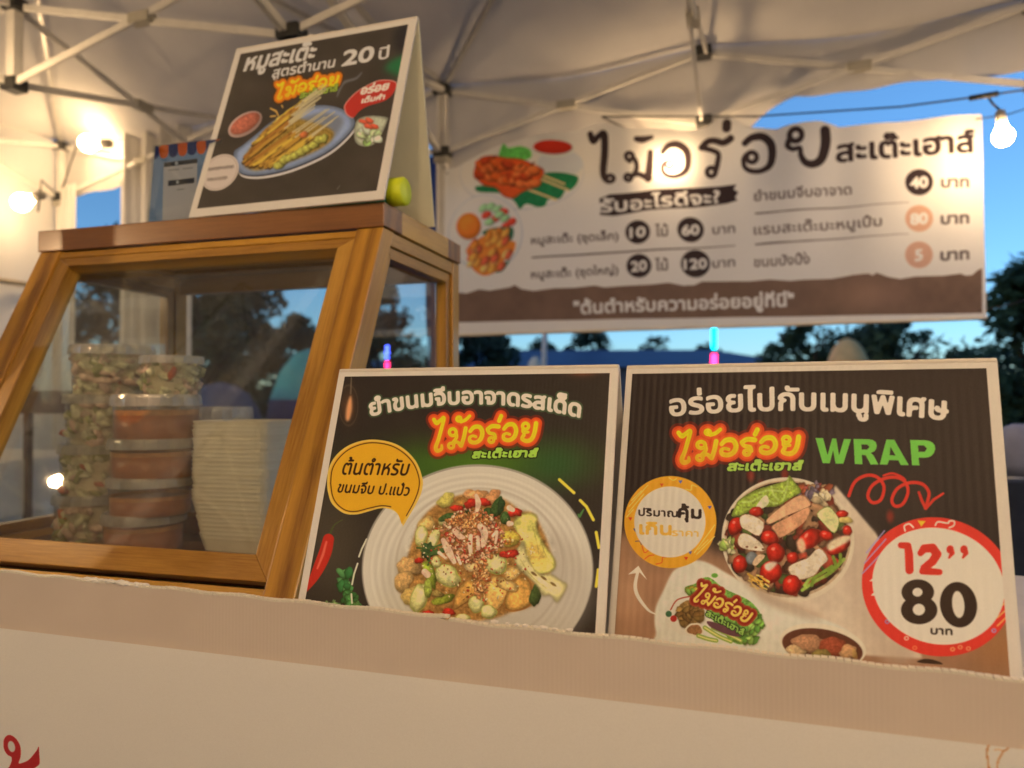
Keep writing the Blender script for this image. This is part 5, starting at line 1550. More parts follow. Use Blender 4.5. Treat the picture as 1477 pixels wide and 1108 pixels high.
# corrugated plastic board along its front: shade line coloured in as two tones, strip and skirt
m_strip, n, out = new_mat('fluted_board_shaded')
pb = node(n, 'ShaderNodeBsdfPrincipled', Roughness=.42)
tc = node(n, 'ShaderNodeTexCoord'); sp = node(n, 'ShaderNodeSeparateXYZ'); n.links.new(tc.outputs['Object'], sp.inputs[0])
mu = node(n, 'ShaderNodeMath', operation='MULTIPLY'); mu.inputs[1].default_value = 2 * math.pi / .0052
n.links.new(sp.outputs[0], mu.inputs[0]); sn = node(n, 'ShaderNodeMath', operation='SINE'); n.links.new(mu.outputs[0], sn.inputs[0])
b_ = node(n, 'ShaderNodeBump', Strength=1.0, Distance=.00006); n.links.new(sn.outputs[0], b_.inputs['Height'])
n.links.new(b_.outputs[0], pb.inputs['Normal'])
no = node(n, 'ShaderNodeTexNoise', Scale=5.0, Detail=5.0); n.links.new(tc.outputs['Object'], no.inputs['Vector'])
rp = node(n, 'ShaderNodeValToRGB'); rp.color_ramp.elements[0].color = (.75, .66, .59, 1); rp.color_ramp.elements[1].color = (.81, .72, .65, 1)  # tan tone carries the shade on the upper board
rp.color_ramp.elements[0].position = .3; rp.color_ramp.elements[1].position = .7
n.links.new(no.outputs['Fac'], rp.inputs[0]); n.links.new(rp.outputs[0], pb.inputs['Base Color'])
tl = node(n, 'ShaderNodeBsdfTranslucent'); n.links.new(rp.outputs[0], tl.inputs[0]); mx = node(n, 'ShaderNodeMixShader'); mx.inputs[0].default_value = .12
n.links.new(pb.outputs[0], mx.inputs[1]); n.links.new(tl.outputs[0], mx.inputs[2]); n.links.new(mx.outputs[0], out.inputs[0])
board = empty('front_board', (E0 + E1) / 2 - UP * 1, 'white corrugated board edging the front of the counter', 'board')
q = random.Random(2)
nseg = 160
vs = []; fs = []
for k in range(nseg + 1):
    t_ = k / nseg
    z = .0 + .0010 * math.sin(k * .9) + q.uniform(-.0006, .0006)
    p = E0 + eR * (Lb * t_)
    # a small step where two sheets meet near the salad card
    st_ = -.0035 if (p - e0).dot(eR) / (e1 - e0).length > .555 else 0
    z += st_
    vs += [p + UP * z, p + eN * .005 + UP * z, p + eN * .005 - UP * .30, p - UP * .30]
for k in range(nseg):
    a = 4 * k; b = a + 4
    fs += [[a, a + 1, b + 1, b], [a + 1, a + 2, b + 2, b + 1], [a + 3, a, b, b + 3], [a + 2, a + 3, b + 3, b + 2]]
c = (E0 + E1) / 2
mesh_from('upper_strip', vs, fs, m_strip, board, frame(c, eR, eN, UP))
# open flutes along the cut edge, coloured paler for the light they catch
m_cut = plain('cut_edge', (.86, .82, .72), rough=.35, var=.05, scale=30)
vs = []; fs = []
NS = 330
for k in range(NS):
    a0_, a1_ = Lb * k / NS, Lb * (k + .86) / NS
    t_ = k / NS
    st_ = -.0035 if (E0 + eR * a0_ - e0).dot(eR) / (e1 - e0).length > .555 else 0
    z = .0010 * math.sin(t_ * nseg * .9) + st_
    hh = .0020 + q.uniform(-.0002, .0003)
    b = len(vs)
    for aa in (a0_, a1_):
        p = E0 + eR * aa + UP * z
        vs += [p - eN * .0006 - UP * .001, p + eN * .0056 - UP * .001, p + eN * .0056 + UP * hh, p - eN * .0006 + UP * hh * .8]
    fs += [[b, b + 1, b + 2, b + 3], [b + 4, b + 5, b + 6, b + 7], [b, b + 4, b + 7, b + 3], [b + 1, b + 5, b + 6, b + 2], [b + 3, b + 7, b + 6, b + 2]]
tag(mesh_from('cut_edge', vs, fs, m_cut, board, frame(c_ := (E0 + E1) / 2, eR, eN, UP)), kind='stuff')
# torn white paper fibres along the cut edge
bm = bmesh.new()
m_fib = plain('torn_fibres', (.85, .83, .80), rough=.8, var=.02)
for k in range(120):
    px = q.uniform(122, 212) if k < 110 else q.uniform(700, 830)
    p = on_plane(px, 825 + px * .1032, V(0, 0, e0.z), UP) + eN * q.uniform(.000, .005)
    bmesh.ops.create_icosphere(bm, subdivisions=1, radius=q.uniform(.0012, .0035), matrix=Matrix.Translation(p - c + UP * q.uniform(0, .003 if px < 300 else .0)) @ Matrix.Diagonal((q.uniform(1, 2.4), 1, .8, 1)))
me = bpy.data.meshes.new('torn_edge'); bm.to_mesh(me); bm.free()
tag(link_mesh('torn_edge', me, m_fib, board, Matrix.Translation(c)), kind='stuff')
# skirt: sheet for the lit lower board with its print, 3 mm in front, its upper edge 7 to 8 cm below the cut edge
sk0 = on_plane(0, 906, E0 - eN * .004, eN); sk1 = on_plane(1477, 1081, E0 - eN * .004, eN)
S0 = sk0 + (sk0 - sk1) * .3; S1 = sk1 + (sk1 - sk0) * .3
LOWZ = .02
q4 = [S0, S1, V(S1.x, S1.y, LOWZ), V(S0.x, S0.y, LOWZ)]
# print only the upper part as a canvas: measured window
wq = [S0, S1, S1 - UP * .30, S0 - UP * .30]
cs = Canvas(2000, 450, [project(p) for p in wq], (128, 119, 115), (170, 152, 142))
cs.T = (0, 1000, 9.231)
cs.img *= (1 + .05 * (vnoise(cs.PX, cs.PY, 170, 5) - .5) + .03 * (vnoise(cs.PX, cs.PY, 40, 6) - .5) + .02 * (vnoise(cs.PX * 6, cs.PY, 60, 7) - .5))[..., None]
DR = (104, 24, 26)
cs.poly([(45, 690), (55, 610), (100, 560), (160, 565), (225, 620), (268, 700), (278, 790), (270, 860), (250, 935), (330, 915), (390, 880), (460, 800), (500, 740), (516, 705), (522, 800), (528, 930), (490, 975), (430, 1010), (300, 1060), (60, 1060), (120, 985), (155, 900), (150, 850), (100, 820), (60, 760)], DR, k=4)
cs.ell(153, 710, 46, 76, (128, 119, 115), rot=-14)
cs.T = (1360, 1020, 12.59)
BRo = (116, 80, 52)
cs.stroke([(840, 1150), (815, 950), (800, 850), (812, 740), (850, 685), (930, 655), (1010, 645), (1100, 668), (1175, 710), (1182, 745), (1150, 775), (1100, 800), (1060, 870), (1010, 960), (990, 1050), (985, 1160)], 17, BRo, sm=True)
cs.stroke([(940, 780), (1010, 770), (1100, 800)], 13, BRo, a=.7, sm=True)
cs.T = (0, 0, 1)
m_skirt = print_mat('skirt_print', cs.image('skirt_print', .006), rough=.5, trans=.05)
m_skirtp = plain('board_skirt_lit', (.43, .425, .43), rough=.5, var=.03, scale=3)
def uvquad(name, q4, mat, parent, M=None, cols=1, rows_=1):
    """flat sheet with UVs from four world corners TL TR BR BL"""
    bm = bmesh.new(); uvl = bm.loops.layers.uv.new('UVMap')
    c = sum(q4, Vector()) / 4
    g = [[None] * (cols + 1) for _ in range(rows_ + 1)]
    for j in range(rows_ + 1):
        for i in range(cols + 1):
            u, v = i / cols, j / rows_
            p = q4[0].lerp(q4[1], u).lerp(q4[3].lerp(q4[2], u), v)
            g[j][i] = (bm.verts.new(p - c), u, 1 - v)
    for j in range(rows_):
        for i in range(cols):
            k = [g[j + 1][i], g[j + 1][i + 1], g[j][i + 1], g[j][i]]
            f = bm.faces.new([a[0] for a in k])
            for lp, a in zip(f.loops, k): lp[uvl].uv = (a[1], a[2])
    me = bpy.data.meshes.new(name); bm.to_mesh(me); bm.free()
    return link_mesh(name, me, mat, parent, Matrix.Translation(c))
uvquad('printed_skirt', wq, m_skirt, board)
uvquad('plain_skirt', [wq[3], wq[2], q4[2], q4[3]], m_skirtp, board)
# ==================================================================== tent cards
def make_card(g, im, label, back_mat, floor_z, rl=None, name='tent_card'):
    R, N, T, w_, lean = g['R'], g['N'], g['T'], g['w'], g['lean']
    dn = g['dn']; L = g['h']; d = dn.normalized()
    nrm = R.cross(d); 
    if nrm.y > 0: nrm = -nrm                      # facing the customer
    t = empty(name, (T + R * w_ / 2) * 1, label, 'sign', 'tent cards with menu pictures')
    t.location.z = floor_z
    th = .0045
    q = [p - nrm * .0004 for p in g['quad']]
    prism('front_panel', [q[0], q[1], q[2], q[3]], -nrm * th, m_white, t, bevel=.0007, axis=R)
    # rear leg of the A, hinged at the top
    Ltop = T - nrm * (th + .002)
    hgt = Ltop.z - floor_z
    rl = rl or lean
    bd = (-UP * math.cos(rl) + N * math.sin(rl)) * (hgt / math.cos(rl))
    prism('rear_panel', [Ltop, Ltop + R * w_, Ltop + R * w_ + bd, Ltop + bd], N * th, back_mat, t, bevel=.0007, axis=R)
    bar('hinge_fold', T - nrm * .004 + UP * .001, T + R * w_ - nrm * .004 + UP * .001, .010, .006, m_white, t, N, bevel=.002)
    uvquad('printed_sheet', [p + nrm * .0004 for p in g['quad']], im, t)
    return t
mc1 = print_mat('card_print_satay', c1.image('card_satay'), rough=.42, flute=(88, .00006))
mc2 = print_mat('card_print_salad', c2.image('card_salad'), rough=.44, flute=(76, .000035))
mc3 = print_mat('card_print_wrap', c3.image('card_wrap'), rough=.38, flute=(48, .00012))
LIDZ = .3955 + EYE
make_card(CARD1, mc1, 'black satay card with 20 and a plate of skewers, on top of the wooden cabinet', m_back, LIDZ, R_(11))
make_card(CARD2, mc2, 'black card showing dumpling salad on a white plate with a yellow speech bubble', m_white, CZ)
make_card(CARD3, mc3, 'black WRAP card with a filled tortilla and a red price badge reading 80', m_white, CZ)

# ==================================================================== display cabinet
cab = empty('display_cabinet', V(-.70, 1.50, CZ), 'slant-fronted varnished wooden display cabinet with glass panes', 'cabinet')
Dp = _D0; W_c, DEP = .8844, .4341
TL_ = math.tan(_cl); CL = math.cos(_cl)
BZ = CZ                                            # foot of the cabinet
def S(s_, n_, z): return V(Dp.x, Dp.y, 0) + _cR * (-s_) + _cN * n_ + UP * z
LD = -_cN * math.sin(_cl) - UP * math.cos(_cl)     # down the slanted front
def F(a, l, o=0): return Dp + _cR * (-a) + LD * l + _cO * o
ZT = Dp.z; HT = ZT - BZ
LT = HT / CL
# lid: four boards round a panel
lt = LIDZ - ZT
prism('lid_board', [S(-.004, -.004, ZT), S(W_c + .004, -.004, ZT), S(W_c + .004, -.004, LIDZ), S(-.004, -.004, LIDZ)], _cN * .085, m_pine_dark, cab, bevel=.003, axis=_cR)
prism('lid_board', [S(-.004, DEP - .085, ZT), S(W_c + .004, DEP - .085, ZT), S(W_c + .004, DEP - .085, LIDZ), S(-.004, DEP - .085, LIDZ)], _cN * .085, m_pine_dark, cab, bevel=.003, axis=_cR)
for s_ in (-.0035, W_c - .0765):
    prism('lid_board', [S(s_, .0815, ZT + .0005), S(s_, DEP - .0855, ZT + .0005), S(s_, DEP - .0855, LIDZ - .0005), S(s_, .0815, LIDZ - .0005)], -_cR * .08, m_pine_light, cab, bevel=.002, axis=_cN)
prism('lid_panel', [S(.078, .083, ZT + .01), S(W_c - .078, .083, ZT + .01), S(W_c - .078, DEP - .087, ZT + .01), S(.078, DEP - .087, ZT + .01)], UP * .03, m_pine, cab)
# corner posts of the slanted front; their flanks show on the side
PWD, PTH = .060, .046
for s0, s1 in ((0, PWD), (W_c - PWD, W_c)):
    lp_ = [S(s0, 0, ZT - .0005), S(s0, -HT * TL_, BZ + .0005), S(s0, -HT * TL_ + PTH / CL, BZ + .0005), S(s0, PTH / CL, ZT - .0005)]
    prism('front_post', lp_, -_cR * (s1 - s0), m_pine, cab, bevel=.003, axis=LD)
# top rail, bottom sill between the posts
def front_piece(name, a0, a1, l0, l1, o0, o1, mat, axis, miter=None, bev=.002):
    lp_ = [F(a0, l0, o0), F(a1, l0, o0), F(a1, l1, o0), F(a0, l1, o0)] if miter is None else [F(a, l, o0) for a, l in miter]
    return prism(name, lp_, _cO * (o1 - o0), mat, cab, bev, axis)
a0, a1 = PWD + .0005, W_c - PWD - .0005
front_piece('top_rail', a0, a1, .002, .018, -.003, -PTH, m_pine, _cR)
front_piece('bottom_sill', a0, a1, .719, LT - .016, -.002, -PTH, m_pine_light, _cR)
# inner mitred frame that holds the glass
fw = .036
l0, l1 = .0185, .7075
b0, b1 = a0, a1
ins = -.005
front_piece('pane_frame', 0, 0, 0, 0, ins, -.044, m_pine_light, _cR, [(b0, l0), (b1, l0), (b1 - fw, l0 + .022), (b0 + fw, l0 + .022)])
front_piece('pane_frame', 0, 0, 0, 0, ins, -.044, m_pine_light, _cR, [(b0, l1), (b1, l1), (b1 - fw, l1 - .044), (b0 + fw, l1 - .044)])
front_piece('pane_frame', 0, 0, 0, 0, ins, -.044, m_pine_light, LD, [(b0, l0), (b0, l1), (b0 + fw, l1 - .044), (b0 + fw, l0 + .022)])
front_piece('pane_frame', 0, 0, 0, 0, ins, -.044, m_pine_light, LD, [(b1, l0), (b1, l1), (b1 - fw, l1 - .044), (b1 - fw, l0 + .022)])
front_piece('glass_pane', b0 + .02, b1 - .02, l0 + .012, l1 - .02, -.034, -.037, m_glass, _cR, bev=0)
# sides: post flank, rails, back post, inner frame, glass
for s0, sg in ((0, 1), (W_c, -1)):
    x = -_cR * sg
    nf = PTH / CL
    def SD(n_, z, dd=0): return S(s0 + sg * dd, n_, z)
    zt_, zb_ = ZT - .0008, BZ + .0008
    sl_ = lambda z: -(ZT - z) * TL_ + nf + .0006
    bp = DEP - .042
    prism('back_post', [SD(bp, zb_, .001), SD(DEP, zb_, .001), SD(DEP, zt_, .001), SD(bp, zt_, .001)], x * .042, m_pine, cab, .002, UP)
    prism('side_rail', [SD(sl_(zt_), zt_, .003), SD(bp - .0006, zt_, .003), SD(bp - .0006, zt_ - .030, .003), SD(sl_(zt_ - .030), zt_ - .030, .003)], x * .036, m_pine_light, cab, .002, _cN)
    prism('side_rail', [SD(sl_(zb_), zb_, .003), SD(bp - .0006, zb_, .003), SD(bp - .0006, zb_ + .045, .003), SD(sl_(zb_ + .045), zb_ + .045, .003)], x * .036, m_pine_light, cab, .002, _cN)
    iz1, iz0 = zt_ - .0308, zb_ + .0458
    g_ = .024
    o_ = .009
    A = (sl_(iz1) + .0006, iz1); Bq = (bp - .001, iz1); Cq = (bp - .001, iz0); Dq = (sl_(iz0) + .0006, iz0)
    A2 = (sl_(iz1 - g_) + g_ / CL, iz1 - g_); B2 = (bp - .001 - g_, iz1 - g_); C2 = (bp - .001 - g_, iz0 + g_); D2 = (sl_(iz0 + g_) + g_ / CL, iz0 + g_)
    for q4_, ax in (((A, Bq, B2, A2), _cN), ((Bq, Cq, C2, B2), UP), ((Cq, Dq, D2, C2), _cN), ((Dq, A, A2, D2), LD)):
        prism('pane_frame', [SD(n_, z, o_) for n_, z in q4_], x * .028, m_pine, cab, .0015, ax)
    if 1:
        gl_ = [(sl_(iz1 - .01) + .012, iz1 - .01), (bp - .012, iz1 - .01), (bp - .012, iz0 + .01), (sl_(iz0 + .01) + .012, iz0 + .01)]
        prism('glass_pane', [SD(n_, z, .030) for n_, z in gl_], x * .003, m_glass, cab, 0, _cN)
# open back: rails only; floor board
prism('back_rail', [S(.044, DEP - .03, ZT - .001), S(W_c - .044, DEP - .03, ZT - .001), S(W_c - .044, DEP - .03, ZT - .045), S(.044, DEP - .03, ZT - .045)], _cN * .026, m_pine, cab, .002, _cR)
prism('back_rail', [S(.044, DEP - .03, BZ + .001), S(W_c - .044, DEP - .03, BZ + .001), S(W_c - .044, DEP - .03, BZ + .03), S(.044, DEP - .03, BZ + .03)], _cN * .026, m_pine, cab, .002, _cR)
FZ = BZ + .030
nfl = -(ZT - FZ) * TL_ + .064
for k in range(5):
    n0 = nfl + (DEP - .032 - nfl) * k / 5; n1 = nfl + (DEP - .032 - nfl) * (k + 1) / 5 - .002
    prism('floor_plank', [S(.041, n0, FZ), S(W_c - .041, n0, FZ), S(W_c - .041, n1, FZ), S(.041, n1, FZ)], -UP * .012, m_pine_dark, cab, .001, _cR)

# ==================================================================== what stands inside
m_tub = clear('clear_tub', (.99, .99, .98, 1), gloss=.05, rough=.12, haze=.16, hazecol=(.95, .92, .84, 1), bump=.0005)
m_lid = clear('clear_lid', (.99, .99, .97, 1), gloss=.16, rough=.10, haze=.50, hazecol=(.95, .92, .84, 1), bump=.002)
m_cuc = plain('cucumber', (.80, .76, .52), rough=.35, var=.35, scale=60, trans=.15)
m_cucs = plain('cucumber_skin', (.36, .38, .17), rough=.35, var=.3, scale=60)
m_shal = plain('shallot', (.76, .58, .48), rough=.35, var=.3, scale=60, trans=.15)
m_chil = plain('chilli', (.55, .14, .07), rough=.3, var=.2, scale=60)
m_sauce = plain('peanut_sauce', (.42, .125, .03), rough=.3, var=.22, scale=34, bump=.001)
m_sauce2 = plain('peanut_sauce_top', (.55, .25, .08), rough=.3, var=.3, scale=60)
m_jus = plain('cucumber_dressing', (.74, .66, .48), rough=.3, var=.2, scale=50)
def ribbed_lid(r, z0, z1, t, M, n=72):
    """clear snap-on lid: a ribbed skirt, a raised rim and a sunk, slightly domed top"""
    prof = [(1.0, z0, 1), (1.0, z0 + (z1 - z0) * .12, 1), (.985, z0 + (z1 - z0) * .72, 1), (.965, z1, 0), (.90, z1, 0), (.875, z0 + (z1 - z0) * .72, 0), (.6, z0 + (z1 - z0) * .80, 0), (.02, z0 + (z1 - z0) * .84, 0)]
    vs = []; fs = []
    for k, z, rib in prof:
        for i in range(n):
            a = 2 * math.pi * i / n
            rr = r * (k + (.016 if rib and i % 3 == 0 else 0))
            vs.append((rr * math.cos(a), rr * math.sin(a), z))
    for j in range(len(prof) - 1):
        for i in range(n):
            fs.append([j * n + i, j * n + (i + 1) % n, (j + 1) * n + (i + 1) % n, (j + 1) * n + i])
    mesh_from('lid', vs, fs, m_lid, t, M, world=False, smooth=False)
def relish_tub(px_l, px_r, ytop, ybot, depth, label, seed, lidpx=None, group='clear tubs of cucumber relish'):
    q = random.Random(seed)
    pc = at((px_l + px_r) / 2, ybot, depth)
    r = (px_r - px_l) / 2 / FPX * depth
    zt, zb = at(0, ytop, depth).z, pc.z
    h = zt - zb
    t = empty('relish_tub', pc, label, 'tub', group)
    M = Matrix.Translation(pc)
    lathe('cup', [(r * .88, 0), (r * .89, 0.001), (r * .945, h * .86), (r * .965, h * .88)], m_tub, t, M, 32, cap=False)
    lathe('cup_base', [(.001, .0), (r * .88, .0)], m_tub, t, M, 32, cap=False)
    ribbed_lid(r, h * .80, h * .985, t, M)
    bm = bmesh.new()
    for k in range(150):
        a = q.uniform(0, 6.283); rr = r * .80 * math.sqrt(q.uniform(.25, 1)); z = q.uniform(.05, .80) * h
        if q.random() < .6: rr = r * q.uniform(.72, .84)
        mi = q.choices([0, 1, 2, 3], [6, 1.6, 6, .6] if seed in (1, 5) else ([6, 4, 3, 1.2] if seed < 4 else [4, 3, 5, .4]))[0]
        s_ = q.uniform(.08, .17) * r * 1.5
        Mx = Matrix.Translation((rr * math.cos(a), rr * math.sin(a), z)) @ Matrix.Rotation(q.uniform(0, 3), 4, V(q.random(), q.random(), q.random()).normalized()) @ Matrix.Diagonal((s_ * 1.3, s_, s_ * .5, 1))
        g = bmesh.ops.create_icosphere(bm, subdivisions=1, radius=1, matrix=Mx)
        fset = set()
        for v in g['verts']:
            for f in v.link_faces: fset.add(f)
        for f in fset: f.material_index = mi; f.smooth = True
    me = bpy.data.meshes.new('relish'); bm.to_mesh(me); bm.free()
    o = link_mesh('relish', me, [m_cuc, m_cucs, m_shal, m_chil], t, M); o['kind'] = 'stuff'
    lathe('dressing', [(r * .79, .002), (r * .80, h * .74), (.001, h * .74)], m_jus, t, M, 24, cap=False)
    return t
def sauce_tub(px_l, px_r, ytop, ybot, depth, fill, label, group='clear tubs of orange peanut sauce'):
    pc = at((px_l + px_r) / 2, ybot, depth)
    r = (px_r - px_l) / 2 / FPX * depth
    h = at(0, ytop, depth).z - pc.z
    t = empty('sauce_tub', pc, label, 'tub', group)
    M = Matrix.Translation(pc)
    lathe('cup', [(.001, 0), (r * .90, 0), (r * .925, h * .04), (r * .95, h * .82), (r * .975, h * .84)], m_tub, t, M, 32, cap=False)
    lathe('sauce', [(.001, .002), (r * .88, .002), (r * .91, h * .05), (r * .925, h * fill), (.001, h * fill + .001)], m_sauce, t, M, 32, cap=False)
    lathe('sauce_rim', [(r * .928, h * fill * .97), (r * .932, h * (fill + .09))], m_sauce2, t, M, 32, cap=False)
    ribbed_lid(r, h * .74, h * .99, t, M)
    return t
FY = lambda d: None
# the relish column, top to bottom (right-hand stack first in depth order)
relish_tub(106, 218, 499, 572, 1.66, 'topmost large relish tub at the left of the cabinet, pink shallots in it', 1)
relish_tub(98, 200, 568, 640, 1.66, 'second relish tub from the top of the left stack, red chilli showing', 2)
relish_tub(90, 192, 638, 713, 1.66, 'third relish tub down the left stack, mostly dark cucumber', 3)
relish_tub(82, 182, 709, 786, 1.66, 'bottom relish tub of the left stack, standing on the cabinet floor', 4)
relish_tub(204, 291, 514, 574, 1.56, 'smaller relish tub topping the sauce stack', 5)
sauce_tub(166, 286, 569, 634, 1.535, .56, 'top sauce tub under the small relish tub')
sauce_tub(162, 282, 631, 689, 1.535, .58, 'second sauce tub from the top of its stack')
sauce_tub(160, 276, 685, 741, 1.535, .42, 'third sauce tub, filled only halfway')
sauce_tub(152, 264, 737, 794, 1.535, .58, 'bottom sauce tub standing on the cabinet floor')
# a rear stack whose lids show behind the trays
for k, (yt, yb, dx) in enumerate(((587, 655, 0), (652, 720, -3), (717, 768, -5))):
    sauce_tub(262 + dx, 362 + dx, yt, yb, 1.76, .6, ['tub whose lid shows above the paper trays', 'tub behind the trays in the middle of the rear stack', 'lowest tub of the stack behind the trays'][k], 'tubs stacked behind the trays')
# stack of nested paper trays
m_tray = plain('tray_pulp', (.88, .84, .74), rough=.6, var=.06, scale=20)
m_tray2 = plain('tray_pulp_b', (.85, .80, .69), rough=.6, var=.06, scale=20)
dT = 1.455
xa, xb = at(269, 610, dT).x, at(403, 610, dT).x
yts = [608 + k * (800 - 608) / 33 for k in range(34)]
tray0 = None
zfloor = FZ + .0015
nT = 28
ztop = at(300, 608, dT).z
for k in range(nT):
    z = zfloor + (ztop - .028 - zfloor) * k / (nT - 1)
    q = random.Random(100 + k)
    wdt = (xb - xa) / 2 * (.985 if k > 9 else .9 + .008 * k) * q.uniform(.99, 1.0)
    cxm = (xa + xb) / 2 + q.uniform(-.002, .002) + (.012 * (9 - k) / 9 if k < 9 else 0)
    if k in (9, 16): wdt *= 1.03
    dd = .075
    vs = []
    def rr_(w_, d_, z_, rad=.018, n=4):
        out = []
        for sx, sy, a0_ in ((1, 1, 0), (-1, 1, 90), (-1, -1, 180), (1, -1, 270)):
            for j in range(n + 1):
                a = R_(a0_ + 90 * j / n)
                out.append((sx * (w_ - rad) + rad * math.cos(a), sy * (d_ - rad) + rad * math.sin(a), z_))
        return out
    ringsv = [rr_(wdt * .93, dd * .92, 0), rr_(wdt * .985, dd * .98, .022), rr_(wdt, dd, .0265), rr_(wdt, dd, .028), rr_(wdt * .945, dd * .935, .0265), rr_(wdt * .845, dd * .825, .0012)]
    n = len(ringsv[0])
    for rg in ringsv: vs += rg
    fs = [[a * n + i, a * n + (i + 1) % n, (a + 1) * n + (i + 1) % n, (a + 1) * n + i] for a in range(5) for i in range(n)]
    fs += [list(range(n)), list(range(5 * n, 6 * n))]
    o = mesh_from('paper_tray', vs, fs, m_tray if k % 3 else m_tray2, None, Matrix.Translation((cxm, dT + .09, z)) @ Matrix.Rotation(-R_(16.4), 4, 'Z'), world=False, smooth=False)
    tag(o, 'topmost cream paper tray of the stack in the cabinet' if k == nT - 1 else 'bottom cream paper tray of the stack, on the cabinet floor' if k == 0 else 'cream paper tray with the protruding rim halfway up the stack' if k == 16 else 'cream paper tray with the protruding rim low in the stack' if k == 9 else 'cream paper tray nested inside the tall stack in the cabinet', 'tray', 'nested paper trays in the cabinet')

# ==================================================================== on the cabinet lid
# payment stand: clear holder with an awning print (its code left out)
q0d = 1.66
a_ = at(216, 206, q0d); bz = LIDZ
R2_, N2_ = axes(R_(14))
hS = a_.z - bz; wS = .175
base = V(at(214, 318, q0d).x, q0d, bz)
st = empty('payment_stand', base, 'small clear payment sign with blue and orange awning print, left of the satay card', 'sign')
TLp = base + UP * hS + N2_ * .02; quad_s = [TLp, TLp + R2_ * wS, base + R2_ * wS, base]
cq = Canvas(420, 460, [project(p) for p in quad_s], (250, 232, 205), (160, 180, 200))
cq.T = (200, 180, 7.914)
cq.poly([(150, 160), (1000, 20), (1000, 1100), (110, 1100)], (126, 152, 184), sm=False)
cq.poly([(165, 210), (800, 130), (1000, 110), (1000, 240), (165, 310)], (58, 66, 110), sm=False)
cq.poly([(190, 210), (315, 195), (315, 275), (190, 290)], (186, 182, 150), sm=False)
cq.poly([(330, 200), (560, 185), (560, 230), (330, 240)], (150, 60, 50), sm=False); cq.ell(350, 215, 18, 16, (210, 200, 190)); cq.ell(600, 215, 34, 14, (200, 180, 180))
for k in range(8):
    cc = (58, 66, 112) if k % 2 == 0 else (226, 100, 30)
    x = 180 + k * 107; y = 330 - k * 12
    cq.poly([(x - 48, y - 70), (x + 50, y - 80), (x + 48, y + 20), (x + 20, y + 60), (x - 20, y + 64), (x - 46, y + 30)], cc, k=3)
cq.poly([(285, 430), (670, 385), (660, 1090), (270, 1090)], (206, 196, 190), sm=False)
cq.poly([(290, 435), (670, 385), (670, 435), (290, 485)], (52, 54, 60), sm=False); cq.ell(432, 440, 20, 22, (200, 196, 190))
cq.poly([(335, 640), (635, 605), (632, 665), (335, 702)], (40, 40, 46), sm=False); cq.ell(443, 655, 17, 20, (200, 196, 190))
for x0, y0, x1 in ((345, 520, 460), (505, 503, 615), (440, 742, 520)):
    cq.stroke([(x0, y0, 5), (x1, y0 - (x1 - x0) * .1, 5)], 5, (110, 108, 112), a=.8)
ms = print_mat('payment_print', cq.image('payment_print'), rough=.25, coat=.5)
uvquad('printed_card', [p for p in quad_s], ms, st)
m_acr = clear('acrylic', (.95, .97, .97, 1), gloss=.05, rough=.03)
nrm = R2_.cross(quad_s[3] - quad_s[0]).normalized()
if nrm.y > 0: nrm = -nrm
prism('front_sheet', [p + nrm * .0012 + (R2_ * -.004 if i in (0, 3) else R2_ * .004) for i, p in enumerate(quad_s)], nrm * .002, m_acr, st)
prism('back_sheet', [p - nrm * .0012 + (R2_ * -.004 if i in (0, 3) else R2_ * .004) for i, p in enumerate(quad_s)], -nrm * .002, m_acr, st)
prism('foot', [base + UP * .0005, base + R2_ * wS + UP * .0005, base + R2_ * wS + N2_ * .07 + UP * .0005, base + N2_ * .07 + UP * .0005], UP * .002, m_acr, st)

# bottle lying inside the tent card, lime cap towards the camera
m_lime = plain('lime_cap', (.72, .86, .02), rough=.45, var=.04, scale=20)
m_teal = clear('teal_bottle', (.15, .62, .48, 1), gloss=.05, rough=.05, haze=.45, hazecol=(.03, .45, .33, 1))
pc = at(586, 279, 1.50)
ax_ = (V(.95, -.30, 0)).normalized()
capr = .0285
pc.z = LIDZ + capr + .0045
bt = empty('lying_bottle', pc, 'teal bottle with a lime green cap lying under the satay card', 'bottle')
side = UP.cross(ax_)
Mb = frame(pc, side, UP.cross(side) * 1, ax_)
Mb = frame(pc, side.normalized(), ax_.cross(side.normalized()), ax_)
bm = bmesh.new()
prof = [(.001, 0), (capr * .9, 0), (capr, -.003), (capr, -.034), (capr * .94, -.036)]
n = 48
rings_ = []
for i, (r, z) in enumerate(prof):
    rings_.append([bm.verts.new(((r + (.0007 if (k % 2 and 2 <= i <= 3) else 0)) * math.cos(6.2832 * k / n), (r + (.0007 if (k % 2 and 2 <= i <= 3) else 0)) * math.sin(6.2832 * k / n), z)) for k in range(n)])
for A_, B_ in zip(rings_, rings_[1:]):
    for k in range(n): bm.faces.new([A_[k], A_[(k + 1) % n], B_[(k + 1) % n], B_[k]]).smooth = True
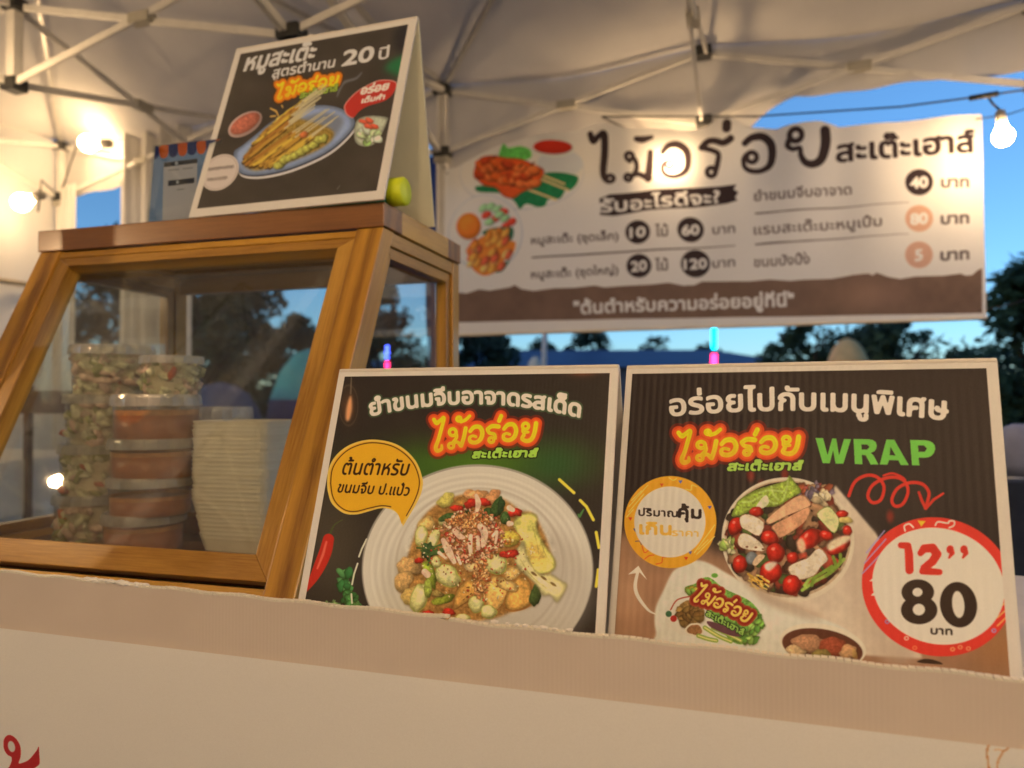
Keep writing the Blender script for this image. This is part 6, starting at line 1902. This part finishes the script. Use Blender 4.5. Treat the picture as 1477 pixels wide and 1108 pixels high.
me = bpy.data.meshes.new('cap'); bm.to_mesh(me); bm.free()
link_mesh('cap', me, m_lime, bt, Mb)
lathe('body', [(.024, -.034), (.024, -.05), (.029, -.054), (.026, -.06), (.026, -.07), (.0315, -.10), (.032, -.21), (.029, -.225), (.001, -.228)], m_teal, bt, Mb, 32)

# dark stall things glimpsed past the right edge of the wrap card
m_dark = plain('dark_stall_cloth', (.02, .025, .04), rough=.8, var=.3)
m_pale = plain('pale_bag', (.25, .28, .42), rough=.7, var=.15)
px0 = at(1460, 700, 3.0)
ts = empty('dark_table', (px0.x + .3, 3.0, 0), 'dark covered stall table past the right edge of the wrap card', 'table')
prism('cover', [V(px0.x - .35, 2.8, .02), V(px0.x + 1.0, 2.8, .02), V(px0.x + 1.0, 3.4, .02), V(px0.x - .35, 3.4, .02)], UP * (at(0, 690, 3.0).z - .02), m_dark, ts, bevel=.01)
zb_ = at(0, 690, 3.0).z
o = lathe('cloth_bag', [(.001, 0), (.10, 0), (.12, .05), (.11, .13), (.07, .19), (.03, .21), (.001, .21)], m_pale, None, Matrix.Translation((at(1472, 680, 3.05).x, 3.05, zb_)), 14)
tag(o, 'pale blue bag on the dark table at the right edge', 'bag')
o = tube('white_cable', [at(1453, 690, 2.9), at(1462, 690, 2.9), at(1500, 693, 2.9)], .005, m_steelw); tag(o, 'white cable over the dark table at the right edge', 'cable')
m_hedge = leafmat('hedge_leaves', (.03, .055, .03))
q = random.Random(77)
vs = []; fs = []
for k in range(5000):
    p = V(q.uniform(3, 11), q.uniform(10.8, 12), q.uniform(0, 1.15)); u = V(q.gauss(0, 1), q.gauss(0, 1), q.gauss(0, 1)).normalized(); v = u.orthogonal().normalized(); b = len(vs)
    vs += [p - u * .09, p + v * .05, p + u * .09, p - v * .05]; fs.append([b, b + 1, b + 2, b + 3])
me = bpy.data.meshes.new('hedge'); me.from_pydata([tuple(v) for v in vs], [], fs)
o = link_mesh('hedge', me, m_hedge); tag(o, 'low dark green hedge beyond the tents on the right', 'hedge')
